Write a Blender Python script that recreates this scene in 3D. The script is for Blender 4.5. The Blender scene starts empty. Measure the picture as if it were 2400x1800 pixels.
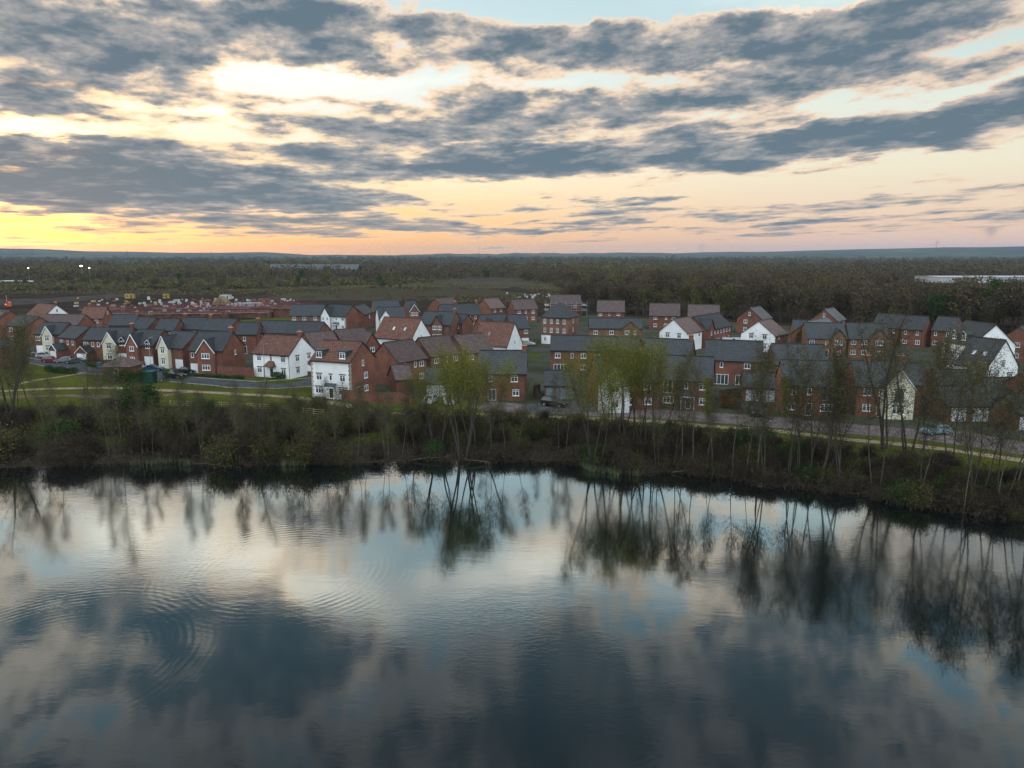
import bpy, math, random
import numpy as np
from mathutils import Matrix, Vector

# ---------------------------------------------------------------- camera
scn = bpy.context.scene
COL = scn.collection
R = math.radians
cam_d = bpy.data.cameras.new('camera')
cam = bpy.data.objects.new('camera', cam_d)
COL.objects.link(cam)
cam.location = (0, 0, 26.5)
cam.rotation_euler = (R(90 - 10.1), 0, 0)
cam_d.sensor_width = 36
cam_d.lens = 36 * 1714 / 2400
cam_d.clip_start = 0.5
cam_d.clip_end = 60000
scn.camera = cam
scn.render.engine = 'CYCLES'
scn.view_settings.view_transform = 'Standard'
scn.view_settings.look = 'None'
scn.view_settings.gamma = 1
scn.view_settings.exposure = 0
scn.cycles.max_bounces = 5
scn.cycles.transparent_max_bounces = 8
scn.cycles.volume_bounces = 0

# ---------------------------------------------------------------- sky
SUN_EL, SUN_AZ = 2.0, -36.0
world = bpy.data.worlds.new('World')
scn.world = world
world.use_nodes = True
NT = world.node_tree
NT.nodes.clear()

class Nodes:
    """small helper to write node trees as expressions"""
    def __init__(self, nt): self.nt = nt
    def new(self, t, **k):
        n = self.nt.nodes.new(t)
        for a, v in k.items(): setattr(n, a, v)
        return n
    def put(self, sock, v):
        if isinstance(v, bpy.types.NodeSocket): self.nt.links.new(v, sock)
        elif v is not None: sock.default_value = v
    def m(self, op, a, b=None, c=None, clamp=False):
        n = self.new('ShaderNodeMath', operation=op, use_clamp=clamp)
        for i, v in enumerate((a, b, c)):
            if v is not None: self.put(n.inputs[i], v)
        return n.outputs[0]
    def v(self, op, a, b=None, out=0):
        n = self.new('ShaderNodeVectorMath', operation=op)
        self.put(n.inputs[0], a)
        if b is not None: self.put(n.inputs[1], b)
        return n.outputs[out]
    def comb(self, x, y, z):
        n = self.new('ShaderNodeCombineXYZ')
        for i, v in enumerate((x, y, z)): self.put(n.inputs[i], v)
        return n.outputs[0]
    def mix(self, f, a, b, blend='MIX'):
        n = self.new('ShaderNodeMix', data_type='RGBA', blend_type=blend)
        self.put(n.inputs[0], f); self.put(n.inputs[6], a); self.put(n.inputs[7], b)
        return n.outputs[2]
    def ramp(self, f, stops, interp='LINEAR'):
        n = self.new('ShaderNodeValToRGB')
        cr = n.color_ramp; cr.interpolation = interp
        while len(cr.elements) < len(stops): cr.elements.new(0.5)
        for e, (p, c) in zip(cr.elements, stops):
            e.position = p; e.color = (*c, 1) if len(c) == 3 else c
        self.put(n.inputs[0], f)
        return n.outputs[0]
    def mapr(self, v, a, b, c=0.0, d=1.0, smooth=True):
        n = self.new('ShaderNodeMapRange', interpolation_type='SMOOTHSTEP' if smooth else 'LINEAR')
        self.put(n.inputs[0], v)
        for i, q in enumerate((a, b, c, d)): n.inputs[i + 1].default_value = q
        return n.outputs[0]
    def noise(self, vec, scale, detail=4, rough=0.5, dist=0.0, col=False):
        n = self.new('ShaderNodeTexNoise')
        self.put(n.inputs['Vector'], vec)
        n.inputs['Scale'].default_value = scale
        n.inputs['Detail'].default_value = detail
        n.inputs['Roughness'].default_value = rough
        n.inputs['Distortion'].default_value = dist
        return n.outputs[1 if col else 0]

# cloud masses as soft patches of sky: (azimuth, elevation, half width, half height, tilt, weight) in degrees
CLOUDS = [
    (-29.3, 14.05, 9.7, 2.01, 0, 0.55), (-25.2, 13.17, 5.0, 1.67, 0, 0.7), (-31.3, 12.1, 6.0, 2.01, 0, 0.35), (-18.3, 16.0, 6.7, 1.07, -3, 1.1),
    (-9.3, 16.13, 8.7, 0.8, 3, 0.75), (-28.5, 11.57, 1.5, 1.0, 0, 0.8), (-23.2, 12.08, 1.5, 0.74, 0, 0.9), (3.1, 14.76, 11.0, 1.5, -3, 0.95),
    (16.7, 14.45, 11.0, 1.67, 5, 0.8), (27.4, 13.8, 11.0, 1.5, 10, 0.85), (22.4, 12.54, 10.0, 1.34, 8, 0.6), (26.0, 15.43, 4.0, 0.53, 5, 0.5),
    (-16.8, 13.51, 2.7, 0.74, 0, 0.6), (-11.5, 13.41, 4.3, 0.74, 5, 0.65), (-31.0, 8.87, 3.0, 0.87, 0, 0.95), (-31.3, 10.4, 6.4, 0.74, 0, 0.6),
    (-32.6, 6.62, 7.4, 1.0, 0, 0.7), (-28.1, 5.85, 11.0, 1.5, 0, 0.95), (-25.7, 4.01, 14.4, 1.67, 0, 1.15), (-14.3, 4.77, 8.7, 1.34, 3, 0.75),
    (-31.9, 4.45, 8.4, 1.67, 0, 0.6), (-19.6, 9.23, 6.0, 0.8, -8, 0.65), (-11.1, 8.88, 10.0, 0.74, -3, 0.75), (3.2, 10.36, 8.7, 0.87, 3, 0.7),
    (7.9, 9.11, 6.7, 0.53, 3, 0.4), (-17.2, 10.98, 5.3, 0.4, 0, 0.55), (-10.1, 10.8, 3.0, 0.4, 0, 0.4), (-5.7, 9.44, 6.7, 0.67, 0, 0.5),
    (1.6, 6.62, 14.0, 1.0, -1, 0.95), (12.6, 7.36, 14.0, 1.27, 4, 1.15), (25.4, 7.77, 14.0, 1.2, 6, 1.1), (31.5, 8.62, 8.7, 0.8, 8, 0.7),
    (30.2, 9.63, 8.7, 0.53, 8, 0.5), (12.5, 10.71, 6.0, 0.4, 3, 0.45), (16.9, 11.19, 4.0, 0.4, 5, 0.4), (26.4, 10.88, 5.0, 0.4, 8, 0.3),
    (23.8, 11.9, 4.7, 0.47, 5, 0.4), (22.5, 10.95, 5.3, 0.33, 8, 0.35), (9.0, 3.56, 6.4, 0.53, 2, 0.75), (17.3, 3.5, 8.7, 0.33, 0, 0.4),
    (23.2, 2.21, 18.7, 0.4, 1, 0.62), (4.9, 1.91, 16.7, 0.27, 0, 0.38), (-9.1, 1.9, 2.0, 0.27, 0, 0.5), (-18.3, 2.28, 5.7, 0.47, -4, 0.42),
    (-11.3, 2.67, 6.0, 0.33, 0, 0.35), (-7.1, 3.64, 4.0, 0.33, 3, 0.4), (-2.6, 3.03, 2.7, 0.27, 0, 0.25), (-28.5, 1.41, 6.7, 0.27, 0, 0.2),
    (-4.7, 12.22, 13.4, 0.74, 1, -0.75), (7.9, 11.86, 8.7, 0.6, 0, -0.5), (-15.4, 12.38, 5.0, 0.8, 0, -0.7), (-23.4, 9.48, 4.0, 0.53, 0, -0.8),
    (-32.9, 7.92, 3.7, 0.4, 0, -1.3), (-19.6, 8.67, 3.7, 0.33, 0, -0.35), (-12.5, 10.28, 5.3, 0.4, 0, -0.5), (-15.6, 7.7, 4.3, 0.33, 0, -0.5),
    (-6.4, 7.34, 5.3, 0.27, 3, -0.4), (25.6, 5.28, 14.0, 1.0, 3, -0.9), (4.8, 5.22, 14.0, 0.33, 2, -0.4), (-3.2, 4.92, 8.7, 0.74, 0, -0.6),
    (18.7, 4.66, 16.7, 0.6, 2, -0.6), (-33.0, 2.41, 6.7, 0.27, 0, -0.9), (-20.3, 2.91, 10.0, 0.2, 0, -0.5), (-6.5, 1.11, 20.1, 0.47, 0, -0.4),
    (7.7, 17.06, 14.0, 0.6, 0, -0.8), (0.0, 17.34, 6.7, 0.67, 0, -0.6), (30.1, 10.52, 4.0, 0.47, 8, -0.4), (15.5, 9.72, 3.3, 0.27, 8, -0.3),
    (-30.5, 6.37, 2.0, 0.2, 0, -0.4), (-33.6, 5.19, 1.3, 0.2, 0, -0.5), (29.8, 0.97, 16.7, 0.47, 0, -0.3), (20.8, 16.4, 6.7, 0.4, 0, -0.5),
    (-21.4, 7.73, 2.0, 0.2, 0, -0.25), (1.6, 13.53, 6.7, 0.33, 4, -0.5), (-7.8, 14.65, 5.3, 0.33, 5, -0.5), (15.4, 13.07, 6.0, 0.3, 6, -0.5),
    (25.0, 13.07, 6.0, 0.27, 8, -0.45), (-27.7, 10.37, 5.3, 0.33, 0, -0.4), (-25.1, 12.04, 3.0, 0.33, 0, -0.5), (9.5, 9.07, 6.7, 0.27, 4, -0.4),
    (-15.7, 5.93, 6.7, 0.23, 3, -0.35), (21.3, 9.27, 6.7, 0.27, 8, -0.4), (3.2, 8.13, 6.7, 0.27, 4, -0.4), (-26.7, 8.23, 6.7, 0.3, 0, -0.4),
    (-12.3, 15.66, 4.0, 0.27, 5, -0.3), (-30.1, 17.21, 7.4, 2.01, 0, -0.21), (-10.4, 18.76, 16.7, 2.01, 0, -0.35), (10.4, 18.76, 13.4, 2.01, 0, -0.35),
    (-15.4, 19.83, 7.4, 1.2, 0, 0.6), (26.1, 19.01, 16.7, 4.01, 0, 0.15), (-29.3, 19.67, 5.0, 1.67, 0, -0.49), (-21.6, 21.76, 4.3, 1.67, 0, -0.63),
    (-12.3, 25.98, 6.7, 1.34, 20, -0.63), (-2.5, 25.41, 4.7, 1.67, -10, -0.56), (3.2, 23.84, 5.7, 2.01, -10, -0.7), (7.9, 27.06, 4.0, 1.67, 0, -0.35),
    (15.7, 24.9, 5.3, 1.67, 0, -0.35), (23.3, 20.62, 6.7, 2.01, 0, -0.28), (-34.1, 23.39, 8.7, 2.34, 0, 0.8), (-24.3, 25.46, 5.0, 2.01, 0, 0.7),
    (-28.4, 28.01, 16.7, 3.01, 0, 0.44), (-15.6, 29.93, 6.7, 2.34, 0, 0.7), (17.7, 30.51, 16.7, 3.34, 0, 0.44), (1.8, 30.27, 4.3, 2.01, 0, 0.4),
    (29.5, 24.73, 13.4, 2.67, 0, 0.7), (-27.3, 32.0, 16.7, 3.01, 0, 0.44), (-1.9, 35.92, 13.4, 2.34, 0, 0.8), (21.3, 34.04, 20.1, 3.01, 0, 0.49),
    (-11.9, 30.9, 1.8, 4.35, 40, -0.52), (-17.9, 33.26, 2.0, 2.34, 40, -0.49), (-4.0, 32.96, 2.7, 1.5, 0, -0.7), (-24.4, 26.59, 2.0, 1.17, 0, -0.42),
    (-34.6, 25.4, 2.3, 1.34, 0, -0.42), (-32.8, 30.32, 2.7, 1.0, 0, -0.35), (-9.0, 28.5, 5.7, 1.34, 0, -0.21), (-1.8, 28.18, 3.0, 1.34, 0, -0.35),
]
GLOWS = [
    (-29.0, 19.14, 3.7, 1.67, 0, 0.92), (-17.2, 23.52, 6.7, 2.01, 10, 0.8), (-25.6, 19.1, 6.7, 1.67, 0, 0.5), (-21.6, 21.46, 3.7, 1.67, 0, 1.28),
    (-13.0, 25.92, 5.7, 1.2, 20, 1.16), (-4.6, 25.67, 4.3, 1.34, 0, 0.92), (2.8, 24.0, 5.3, 1.84, -10, 1.28), (10.5, 22.89, 8.7, 1.67, 0, 0.46),
    (-6.3, 12.33, 14.0, 0.67, 0, 0.1), (-15.4, 12.24, 5.0, 0.8, 0, 0.14), (-23.4, 9.54, 4.0, 0.47, 0, 0.35), (-32.9, 7.92, 3.7, 0.4, 0, 0.35),
    (-4.0, 32.96, 2.0, 1.2, 0, 0.58), (-11.9, 30.9, 1.7, 3.68, 40, 0.58), (15.7, 25.5, 4.7, 1.67, 0, 0.58), (23.1, 17.92, 10.0, 2.01, 0, 0.35),
    (-3.2, 4.92, 13.4, 1.0, 0, 0.07),
]
SUNGLOW = [
    (-34.1, 0.77, 2.0, 0.3, 0, 1.6), (-33.0, 2.07, 5.0, 0.27, 0, 1.0), (-33.0, 2.55, 3.0, 0.2, 0, 0.5), (-35.8, 0.7, 11.0, 1.14, 0, 0.4),
    (-32.2, 0.46, 33.4, 0.6, 0, 0.12), (-32.4, 8.03, 3.0, 0.33, 0, 1.1), (-33.6, 5.19, 1.7, 0.2, 0, 0.9), (-30.7, 6.49, 2.0, 0.17, 0, 0.4),
    (-29.4, 10.47, 2.7, 0.27, 0, 0.45), (-32.2, 10.29, 1.7, 0.23, 0, 0.4),
]

def build_sky():
    N = Nodes(NT)
    tc = N.new('ShaderNodeTexCoord')
    d = tc.outputs['Generated']
    sp = N.new('ShaderNodeSeparateXYZ'); N.put(sp.inputs[0], d)
    x, y, z = sp.outputs
    az = N.m('MULTIPLY', N.m('ARCTAN2', x, y), 57.2958)
    el = N.m('MULTIPLY', N.m('ARCSINE', z), 57.2958)
    ela = N.m('MAXIMUM', el, 0.0)
    # coordinates that flatten the clouds towards the horizon, as perspective does
    elt = N.m('MAXIMUM', N.m('SUBTRACT', el, N.m('MULTIPLY', N.m('MAXIMUM', az, 0.0), 0.05)), 0.0)
    Q = N.comb(N.m('MULTIPLY', az, 0.105), N.m('MULTIPLY', N.m('LOGARITHM', N.m('ADD', elt, 2.6), 2.71828), 4.2), 0.4)
    n_big = N.noise(Q, 1.05, 5, 0.50, 0.1)
    n_mid = N.noise(N.v('ADD', Q, (3.1, 7.7, 0.0)), 2.8, 6, 0.52, 0.1)
    n_fin = N.noise(N.v('ADD', Q, (9.1, 1.7, 0.0)), 8.5, 5, 0.58, 0.1)
    # warp so that the patches get torn outlines
    A = N.comb(az, el, 0.0)
    nw = N.noise(N.v('ADD', Q, (5.0, 2.0, 0.0)), 1.5, 6, 0.6, 0.0, True)
    off = N.v('MULTIPLY', N.v('SUBTRACT', nw, (0.5, 0.5, 0.5)), (13.0, 4.0, 0.0))
    Aw = N.v('ADD', A, off)
    dens = None
    glow = None
    last = [None]
    def lobe(vec, L):
        # the tiny tie to the lobe before keeps Cycles evaluating them one at a time
        if last[0] is not None:
            t = N.new('ShaderNodeVectorMath', operation='MULTIPLY_ADD')
            N.put(t.inputs[0], last[0]); t.inputs[1].default_value = (1e-6, 1e-6, 0); N.put(t.inputs[2], vec); vec = t.outputs[0]
        a0, e0, sa, se, tl, w = L
        mp = N.new('ShaderNodeMapping', vector_type='TEXTURE'); N.put(mp.inputs[0], vec)
        mp.inputs['Location'].default_value = (a0, e0, 0)
        mp.inputs['Rotation'].default_value = (0, 0, R(tl))
        mp.inputs['Scale'].default_value = (sa, se, 1)
        r2 = N.v('DOT_PRODUCT', mp.outputs[0], mp.outputs[0], out=1)
        return N.m('POWER', 0.3679, r2)
    for L in CLOUDS:
        g = lobe(Aw, L)
        dens = last[0] = N.m('MULTIPLY_ADD', g, L[5], dens if dens is not None else 0.0)
    for L in GLOWS:
        g = lobe(Aw, L)
        glow = last[0] = N.m('MULTIPLY_ADD', g, L[5], glow if glow is not None else 0.0)
    sung = None
    for L in SUNGLOW:
        g = lobe(A if L[2] > 8 else Aw, L)
        sung = last[0] = N.m('MULTIPLY_ADD', g, L[5], sung if sung is not None else 0.0)
    amp = N.m('MULTIPLY', N.mapr(ela, 0.0, 7.0, 0.8, 1.0), N.mapr(ela, 17.0, 25.0, 1.0, 0.95))
    tex = N.m('ADD', N.m('MULTIPLY', N.m('SUBTRACT', n_big, 0.5), 2.6), N.m('ADD', N.m('MULTIPLY', N.m('SUBTRACT', n_mid, 0.5), 1.9), N.m('MULTIPLY', N.m('SUBTRACT', n_fin, 0.5), 0.7)))
    D = N.m('MULTIPLY_ADD', dens, 0.75, N.m('MULTIPLY', tex, amp))
    D = N.m('ADD', D, N.mapr(ela, 17.0, 20.0, 0.10, 0.16))
    D = N.m('SUBTRACT', D, N.mapr(ela, 0.2, 1.2, 0.18, -0.04))
    # clear sky behind
    right = N.ramp(N.m('DIVIDE', ela, 60.0), [(0.0, (0.72, 0.49, 0.44)), (0.045, (0.80, 0.61, 0.49)), (0.10, (0.83, 0.76, 0.60)), (0.17, (0.74, 0.79, 0.71)), (0.28, (0.42, 0.62, 0.68)), (0.45, (0.33, 0.55, 0.68)), (0.9, (0.16, 0.33, 0.48))])
    left = N.ramp(N.m('DIVIDE', ela, 60.0), [(0.0, (0.90, 0.42, 0.10)), (0.045, (0.98, 0.58, 0.22)), (0.10, (0.94, 0.78, 0.58)), (0.19, (0.84, 0.87, 0.83)), (0.28, (0.62, 0.76, 0.79)), (0.45, (0.36, 0.56, 0.66)), (0.9, (0.16, 0.33, 0.48))])
    side = N.mapr(az, -22.0, 30.0, 0.0, 1.0)
    clear = N.mix(side, left, right)
    # lit thin cloud, then grey, then slate
    lit = N.mix(side, (0.96, 0.70, 0.46, 1), (0.82, 0.62, 0.48, 1))
    lowc = N.mapr(ela, 0.0, 4.0, 0.0, 1.0)
    lit = N.mix(lowc, N.mix(side, (1.0, 0.55, 0.22, 1), (0.78, 0.50, 0.40, 1)), lit)
    lit = N.mix(N.mapr(ela, 13.0, 19.0, 0.0, 1.0), lit, (0.86, 0.70, 0.55, 1))
    grey = N.mix(lowc, N.mix(side, (0.60, 0.42, 0.28, 1), (0.40, 0.35, 0.36, 1)), (0.44, 0.42, 0.41, 1))
    grey = N.mix(N.mapr(ela, 17.0, 26.0, 0.0, 1.0), grey, (0.22, 0.275, 0.305, 1))
    dark = N.mix(N.mapr(ela, 16.0, 24.0, 0.0, 1.0), (0.125, 0.185, 0.235, 1), (0.055, 0.135, 0.180, 1))
    s1 = N.mapr(D, -0.12, 0.26, 0, 1)
    s2 = N.mapr(D, 0.10, 0.72, 0, 1)
    D3 = N.m('ADD', D, N.m('ADD', N.m('MULTIPLY', N.m('SUBTRACT', n_fin, 0.5), 1.1), N.m('MULTIPLY', N.m('SUBTRACT', n_mid, 0.5), 1.2)))
    s3 = N.mapr(D3, 0.20, 1.50, 0, 1)
    c = N.mix(s1, clear, lit)
    c = N.mix(s2, c, grey)
    c = N.mix(s3, c, dark)
    c = N.mix(1.0, c, N.mix(N.m('SUBTRACT', 1.0, N.m('MULTIPLY', s2, N.mapr(ela, 16.0, 20.0, 1.0, 0.45))), (0, 0, 0, 1), N.mix(1.0, (1.0, 0.74, 0.50, 1), N.comb(glow, glow, glow), 'MULTIPLY')), 'ADD')
    sg = N.mix(1.0, (1.0, 0.45, 0.06, 1), N.comb(sung, sung, sung), 'MULTIPLY')
    c = N.mix(1.0, c, N.mix(N.m('MULTIPLY', s3, 0.9), sg, (0, 0, 0, 1)), 'ADD')
    c = N.mix(N.mapr(ela, 23.0, 32.0, 0.0, 0.62), c, (0.17, 0.235, 0.285, 1))
    dim = N.mapr(ela, 24.0, 38.0, 1.0, 0.45)
    c = N.mix(1.0, c, N.comb(dim, dim, dim), 'MULTIPLY')
    # added fill light: unseen sky overhead and behind the viewer, brightened for the walls
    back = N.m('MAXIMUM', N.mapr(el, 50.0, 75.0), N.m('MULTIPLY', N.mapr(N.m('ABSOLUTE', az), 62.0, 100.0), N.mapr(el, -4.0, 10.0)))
    c = N.mix(back, c, (BACK_SKY_FILL[0], BACK_SKY_FILL[1], BACK_SKY_FILL[2], 1))
    # below the horizon the world is dark ground
    c = N.mix(N.mapr(el, -2.0, -0.3, 1.0, 0.0), c, (0.04, 0.05, 0.05, 1))
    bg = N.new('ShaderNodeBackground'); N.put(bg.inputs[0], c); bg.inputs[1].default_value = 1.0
    sky = N.new('ShaderNodeTexSky', sky_type='NISHITA', sun_disc=False)
    sky.sun_elevation = R(SUN_EL); sky.sun_rotation = R(SUN_AZ); sky.altitude = 100; sky.dust_density = 0.6
    thin = N.m('SUBTRACT', 1.0, N.m('MULTIPLY', s2, 0.9))
    b2 = N.new('ShaderNodeBackground'); N.put(b2.inputs[0], N.mix(1.0, sky.outputs[0], N.comb(thin, thin, thin), 'MULTIPLY')); b2.inputs[1].default_value = 0.05
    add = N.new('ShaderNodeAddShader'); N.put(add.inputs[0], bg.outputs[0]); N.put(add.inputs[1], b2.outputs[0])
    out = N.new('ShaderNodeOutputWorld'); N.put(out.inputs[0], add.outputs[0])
BACK_SKY_FILL = (1.48, 1.66, 1.80)
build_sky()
world.cycles.sampling_method = 'MANUAL'
world.cycles.sample_map_resolution = 1024

sun_d = bpy.data.lights.new('sun', 'SUN')
sun_d.energy = 0.9
sun_d.angle = R(4)
sun_d.color = (1.0, 0.62, 0.34)
sun = bpy.data.objects.new('sun', sun_d)
COL.objects.link(sun)
sv = Vector((math.sin(R(SUN_AZ)) * math.cos(R(6)), math.cos(R(SUN_AZ)) * math.cos(R(6)), math.sin(R(6))))
sun.rotation_euler = sv.to_track_quat('Z', 'Y').to_euler()

# ---------------------------------------------------------------- mesh helpers
class MB:
    """collects polygons and builds one mesh object"""
    def __init__(s): s.v = []; s.f = []; s.uv = []; s.mi = []
    def poly(s, pts, uv=None, mi=0):
        b = len(s.v); s.v += [tuple(p) for p in pts]
        s.f.append(tuple(range(b, b + len(pts)))); s.uv.append(uv or [(0, 0)] * len(pts)); s.mi.append(mi)
    def wall(s, pts, mi=0):
        """vertical polygon with a metric uv"""
        p0 = Vector(pts[0]); ax = Vector(pts[1]) - p0; ax.z = 0; ax.normalize()
        s.poly(pts, [((Vector(p) - p0).dot(ax), p[2]) for p in pts], mi)
    def box(s, x0, x1, y0, y1, z0, z1, mi=0):
        s.wall([(x0, y0, z0), (x1, y0, z0), (x1, y0, z1), (x0, y0, z1)], mi)
        s.wall([(x1, y0, z0), (x1, y1, z0), (x1, y1, z1), (x1, y0, z1)], mi)
        s.wall([(x1, y1, z0), (x0, y1, z0), (x0, y1, z1), (x1, y1, z1)], mi)
        s.wall([(x0, y1, z0), (x0, y0, z0), (x0, y0, z1), (x0, y1, z1)], mi)
        s.poly([(x0, y0, z1), (x1, y0, z1), (x1, y1, z1), (x0, y1, z1)], [(x0, y0), (x1, y0), (x1, y1), (x0, y1)], mi)
        s.poly([(x0, y1, z0), (x1, y1, z0), (x1, y0, z0), (x0, y0, z0)], None, mi)
    def slab(s, pts, th, mi=0):
        """tilted roof plane with thickness; first edge lies along the eave"""
        P = [Vector(p) for p in pts]
        n = (P[1] - P[0]).cross(P[2] - P[0]).normalized()
        if n.z < 0: n = -n; P = P[::-1]
        ax = (Vector(pts[1]) - Vector(pts[0])).normalized(); ay = n.cross(ax)
        o = P[0]
        s.poly(P, [((p - o).dot(ax), (p - o).dot(ay)) for p in P], mi)
        Q = [p - n * th for p in P]
        s.poly(Q[::-1], None, mi)
        for i in range(len(P)):
            j = (i + 1) % len(P)
            s.poly([P[i], Q[i], Q[j], P[j]], None, mi)
    def beam(s, a, b, w, mi=0, sides=4, w2=None):
        a = Vector(a); b = Vector(b); w2 = w if w2 is None else w2
        d = (b - a).normalized(); u = d.cross((0, 0, 1) if abs(d.z) < .9 else (1, 0, 0)).normalized(); v = d.cross(u)
        ra = [a + (u * math.cos(t) + v * math.sin(t)) * w / 2 for t in [2 * math.pi * (i + .5) / sides for i in range(sides)]]
        rb = [b + (u * math.cos(t) + v * math.sin(t)) * w2 / 2 for t in [2 * math.pi * (i + .5) / sides for i in range(sides)]]
        for i in range(sides):
            j = (i + 1) % sides
            s.poly([ra[j], ra[i], rb[i], rb[j]], None, mi)
        s.poly(ra, None, mi); s.poly(rb[::-1], None, mi)
    def mesh(s, name, mats):
        me = bpy.data.meshes.new(name)
        me.from_pydata(s.v, [], s.f)
        uvl = me.uv_layers.new(name='UVMap')
        flat = [c for u in s.uv for p in u for c in p]
        uvl.data.foreach_set('uv', flat)
        if not isinstance(mats, (list, tuple)): mats = [mats]
        for m in mats: me.materials.append(m)
        if len(mats) > 1: me.polygons.foreach_set('material_index', s.mi)
        me.update()
        return me
    def build(s, name, mats, parent=None):
        return link(name, s.mesh(name, mats), parent)

def link(name, data, parent=None, loc=None, rz=0):
    o = bpy.data.objects.new(name, data)
    COL.objects.link(o)
    if parent: o.parent = parent
    if loc is not None: o.location = loc
    if rz: o.rotation_euler = (0, 0, rz)
    return o
def tag(o, label=None, cat=None, group=None, kind=None):
    if label: o['label'] = label
    if cat: o['category'] = cat
    if group: o['group'] = group
    if kind: o['kind'] = kind
    return o
def empty(name, loc, rz=0):
    o = link(name, None); o.location = loc; o.rotation_euler = (0, 0, rz); o.empty_display_size = .5
    return o
def copy_tree(o, parent=None):
    c = o.copy(); COL.objects.link(c); c.parent = parent
    for ch in o.children: copy_tree(ch, c)
    return c

# ---------------------------------------------------------------- materials
def material(name, base, rough=0.8, var=0.25, scale=0.6, base2=None, pattern=None, spec=0.3, bump=0.0, metal=0.0, fine=0.0, uv=True):
    m = bpy.data.materials.new(name); m.use_nodes = True
    nt = m.node_tree; N = Nodes(nt)
    bs = nt.nodes['Principled BSDF']
    tc = N.new('ShaderNodeTexCoord'); geo = N.new('ShaderNodeNewGeometry')
    pos = geo.outputs['Position']
    oi = N.new('ShaderNodeObjectInfo')
    b2 = base2 or tuple(c * (1 - var) for c in base)
    n1 = N.noise(pos, scale, 5, 0.6)
    col = N.mix(N.mapr(n1, 0.35, 0.65), (*base, 1), (*b2, 1))
    if fine:
        n2 = N.noise(pos, 6.0, 3, 0.7)
        k = N.mapr(n2, 0.3, 0.7, 1 - fine, 1 + fine)
        col = N.mix(1.0, col, N.comb(k, k, k), 'MULTIPLY')
    # a little difference from thing to thing
    k = N.m('MULTIPLY_ADD', oi.outputs['Random'], 0.28, 0.86)
    col = N.mix(1.0, col, N.comb(k, k, k), 'MULTIPLY')
    if pattern:
        bt = N.new('ShaderNodeTexBrick')
        N.put(bt.inputs['Vector'], tc.outputs['UV'])
        bt.inputs['Scale'].default_value = 1.0
        bw, rh, ms, mort = pattern
        bt.inputs['Brick Width'].default_value = bw; bt.inputs['Row Height'].default_value = rh
        bt.inputs['Mortar Size'].default_value = ms
        bt.inputs['Color1'].default_value = (0.72, 0.72, 0.72, 1); bt.inputs['Color2'].default_value = (1.2, 1.2, 1.2, 1)
        bt.inputs['Mortar'].default_value = (*mort, 1); bt.inputs['Mortar Smooth'].default_value = 0.3
        col = N.mix(1.0, col, bt.outputs[0], 'MULTIPLY')
        if bump:
            bp = N.new('ShaderNodeBump'); bp.inputs['Strength'].default_value = bump; bp.inputs['Distance'].default_value = 0.03
            N.put(bp.inputs['Height'], bt.outputs[0]); N.put(bs.inputs['Normal'], bp.outputs[0])
    N.put(bs.inputs['Base Color'], col)
    bs.inputs['Roughness'].default_value = rough
    bs.inputs['Specular IOR Level'].default_value = spec
    bs.inputs['Metallic'].default_value = metal
    return m
MAT = {}
TILE = (0.42, 0.42, 0.065, (0.38, 0.38, 0.38))
BRK = (0.225, 0.075, 0.012, (1.6, 1.9, 2.0))
MAT['brick'] = material('red_brick', (0.168, 0.066, 0.042), 0.9, base2=(0.118, 0.046, 0.033), pattern=BRK, fine=.22, scale=.5)
MAT['brick2'] = material('brown_brick', (0.175, 0.082, 0.053), 0.9, base2=(0.120, 0.056, 0.038), pattern=BRK, fine=.22, scale=.5)
MAT['cream'] = material('cream_render', (0.64, 0.60, 0.47), 0.9, base2=(0.54, 0.51, 0.40), scale=.4, fine=.06)
MAT['white'] = material('white_render', (0.76, 0.77, 0.77), 0.9, base2=(0.66, 0.68, 0.68), scale=.35, fine=.05)
for nm, b, b2, rg in (('slate', (0.043, 0.049, 0.058), (0.031, 0.036, 0.042), .55), ('brown', (0.125, 0.078, 0.072), (0.09, 0.062, 0.06), .6),
                  ('brownpale', (0.20, 0.128, 0.118), (0.15, 0.10, 0.095), .5), ('clay', (0.180, 0.074, 0.048), (0.125, 0.054, 0.038), .7),
                  ('pale', (0.12, 0.13, 0.145), (0.085, 0.095, 0.105), .4), ('green', (0.045, 0.066, 0.056), (0.032, 0.048, 0.042), .6)):  # pale: reflection of the sky on the roof, put into the tile colour
    MAT[nm] = material(nm + '_roof_tiles', b, rg, base2=b2, pattern=TILE, bump=.5, fine=.2, scale=.9, spec=.4)
MAT['frame'] = material('white_window_frame', (0.80, 0.82, 0.83), 0.45, var=.05)
MAT['trim_dark'] = material('dark_gutter', (0.02, 0.02, 0.022), 0.5, var=.2)
MAT['stone'] = material('cast_stone', (0.42, 0.39, 0.32), 0.9, var=.3)
MAT['soldier'] = material('lintel_brick', (0.11, 0.06, 0.055), 0.9, var=.3)
MAT['door_dark'] = material('dark_door', (0.03, 0.035, 0.04), 0.4)
MAT['garage_white'] = material('white_garage_door', (0.70, 0.74, 0.76), 0.5, var=.06)
MAT['garage_blue'] = material('grey_blue_garage_door', (0.20, 0.26, 0.30), 0.5, var=.1)
MAT['terracotta'] = material('terracotta_pot', (0.42, 0.17, 0.09), 0.8)
MAT['cap'] = material('chimney_cap', (0.50, 0.34, 0.22), 0.9, var=.2)
MAT['lead'] = material('dormer_lead', (0.05, 0.065, 0.072), 0.6)
MAT['timber'] = material('fence_timber', (0.085, 0.055, 0.038), 0.9, var=.4, pattern=(50, .15, .02, (.4, .4, .4)))
MAT['timber_pale'] = material('pale_timber', (0.42, 0.32, 0.19), 0.85)
MAT['concrete'] = material('concrete', (0.30, 0.29, 0.28), 0.9, var=.3)
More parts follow.
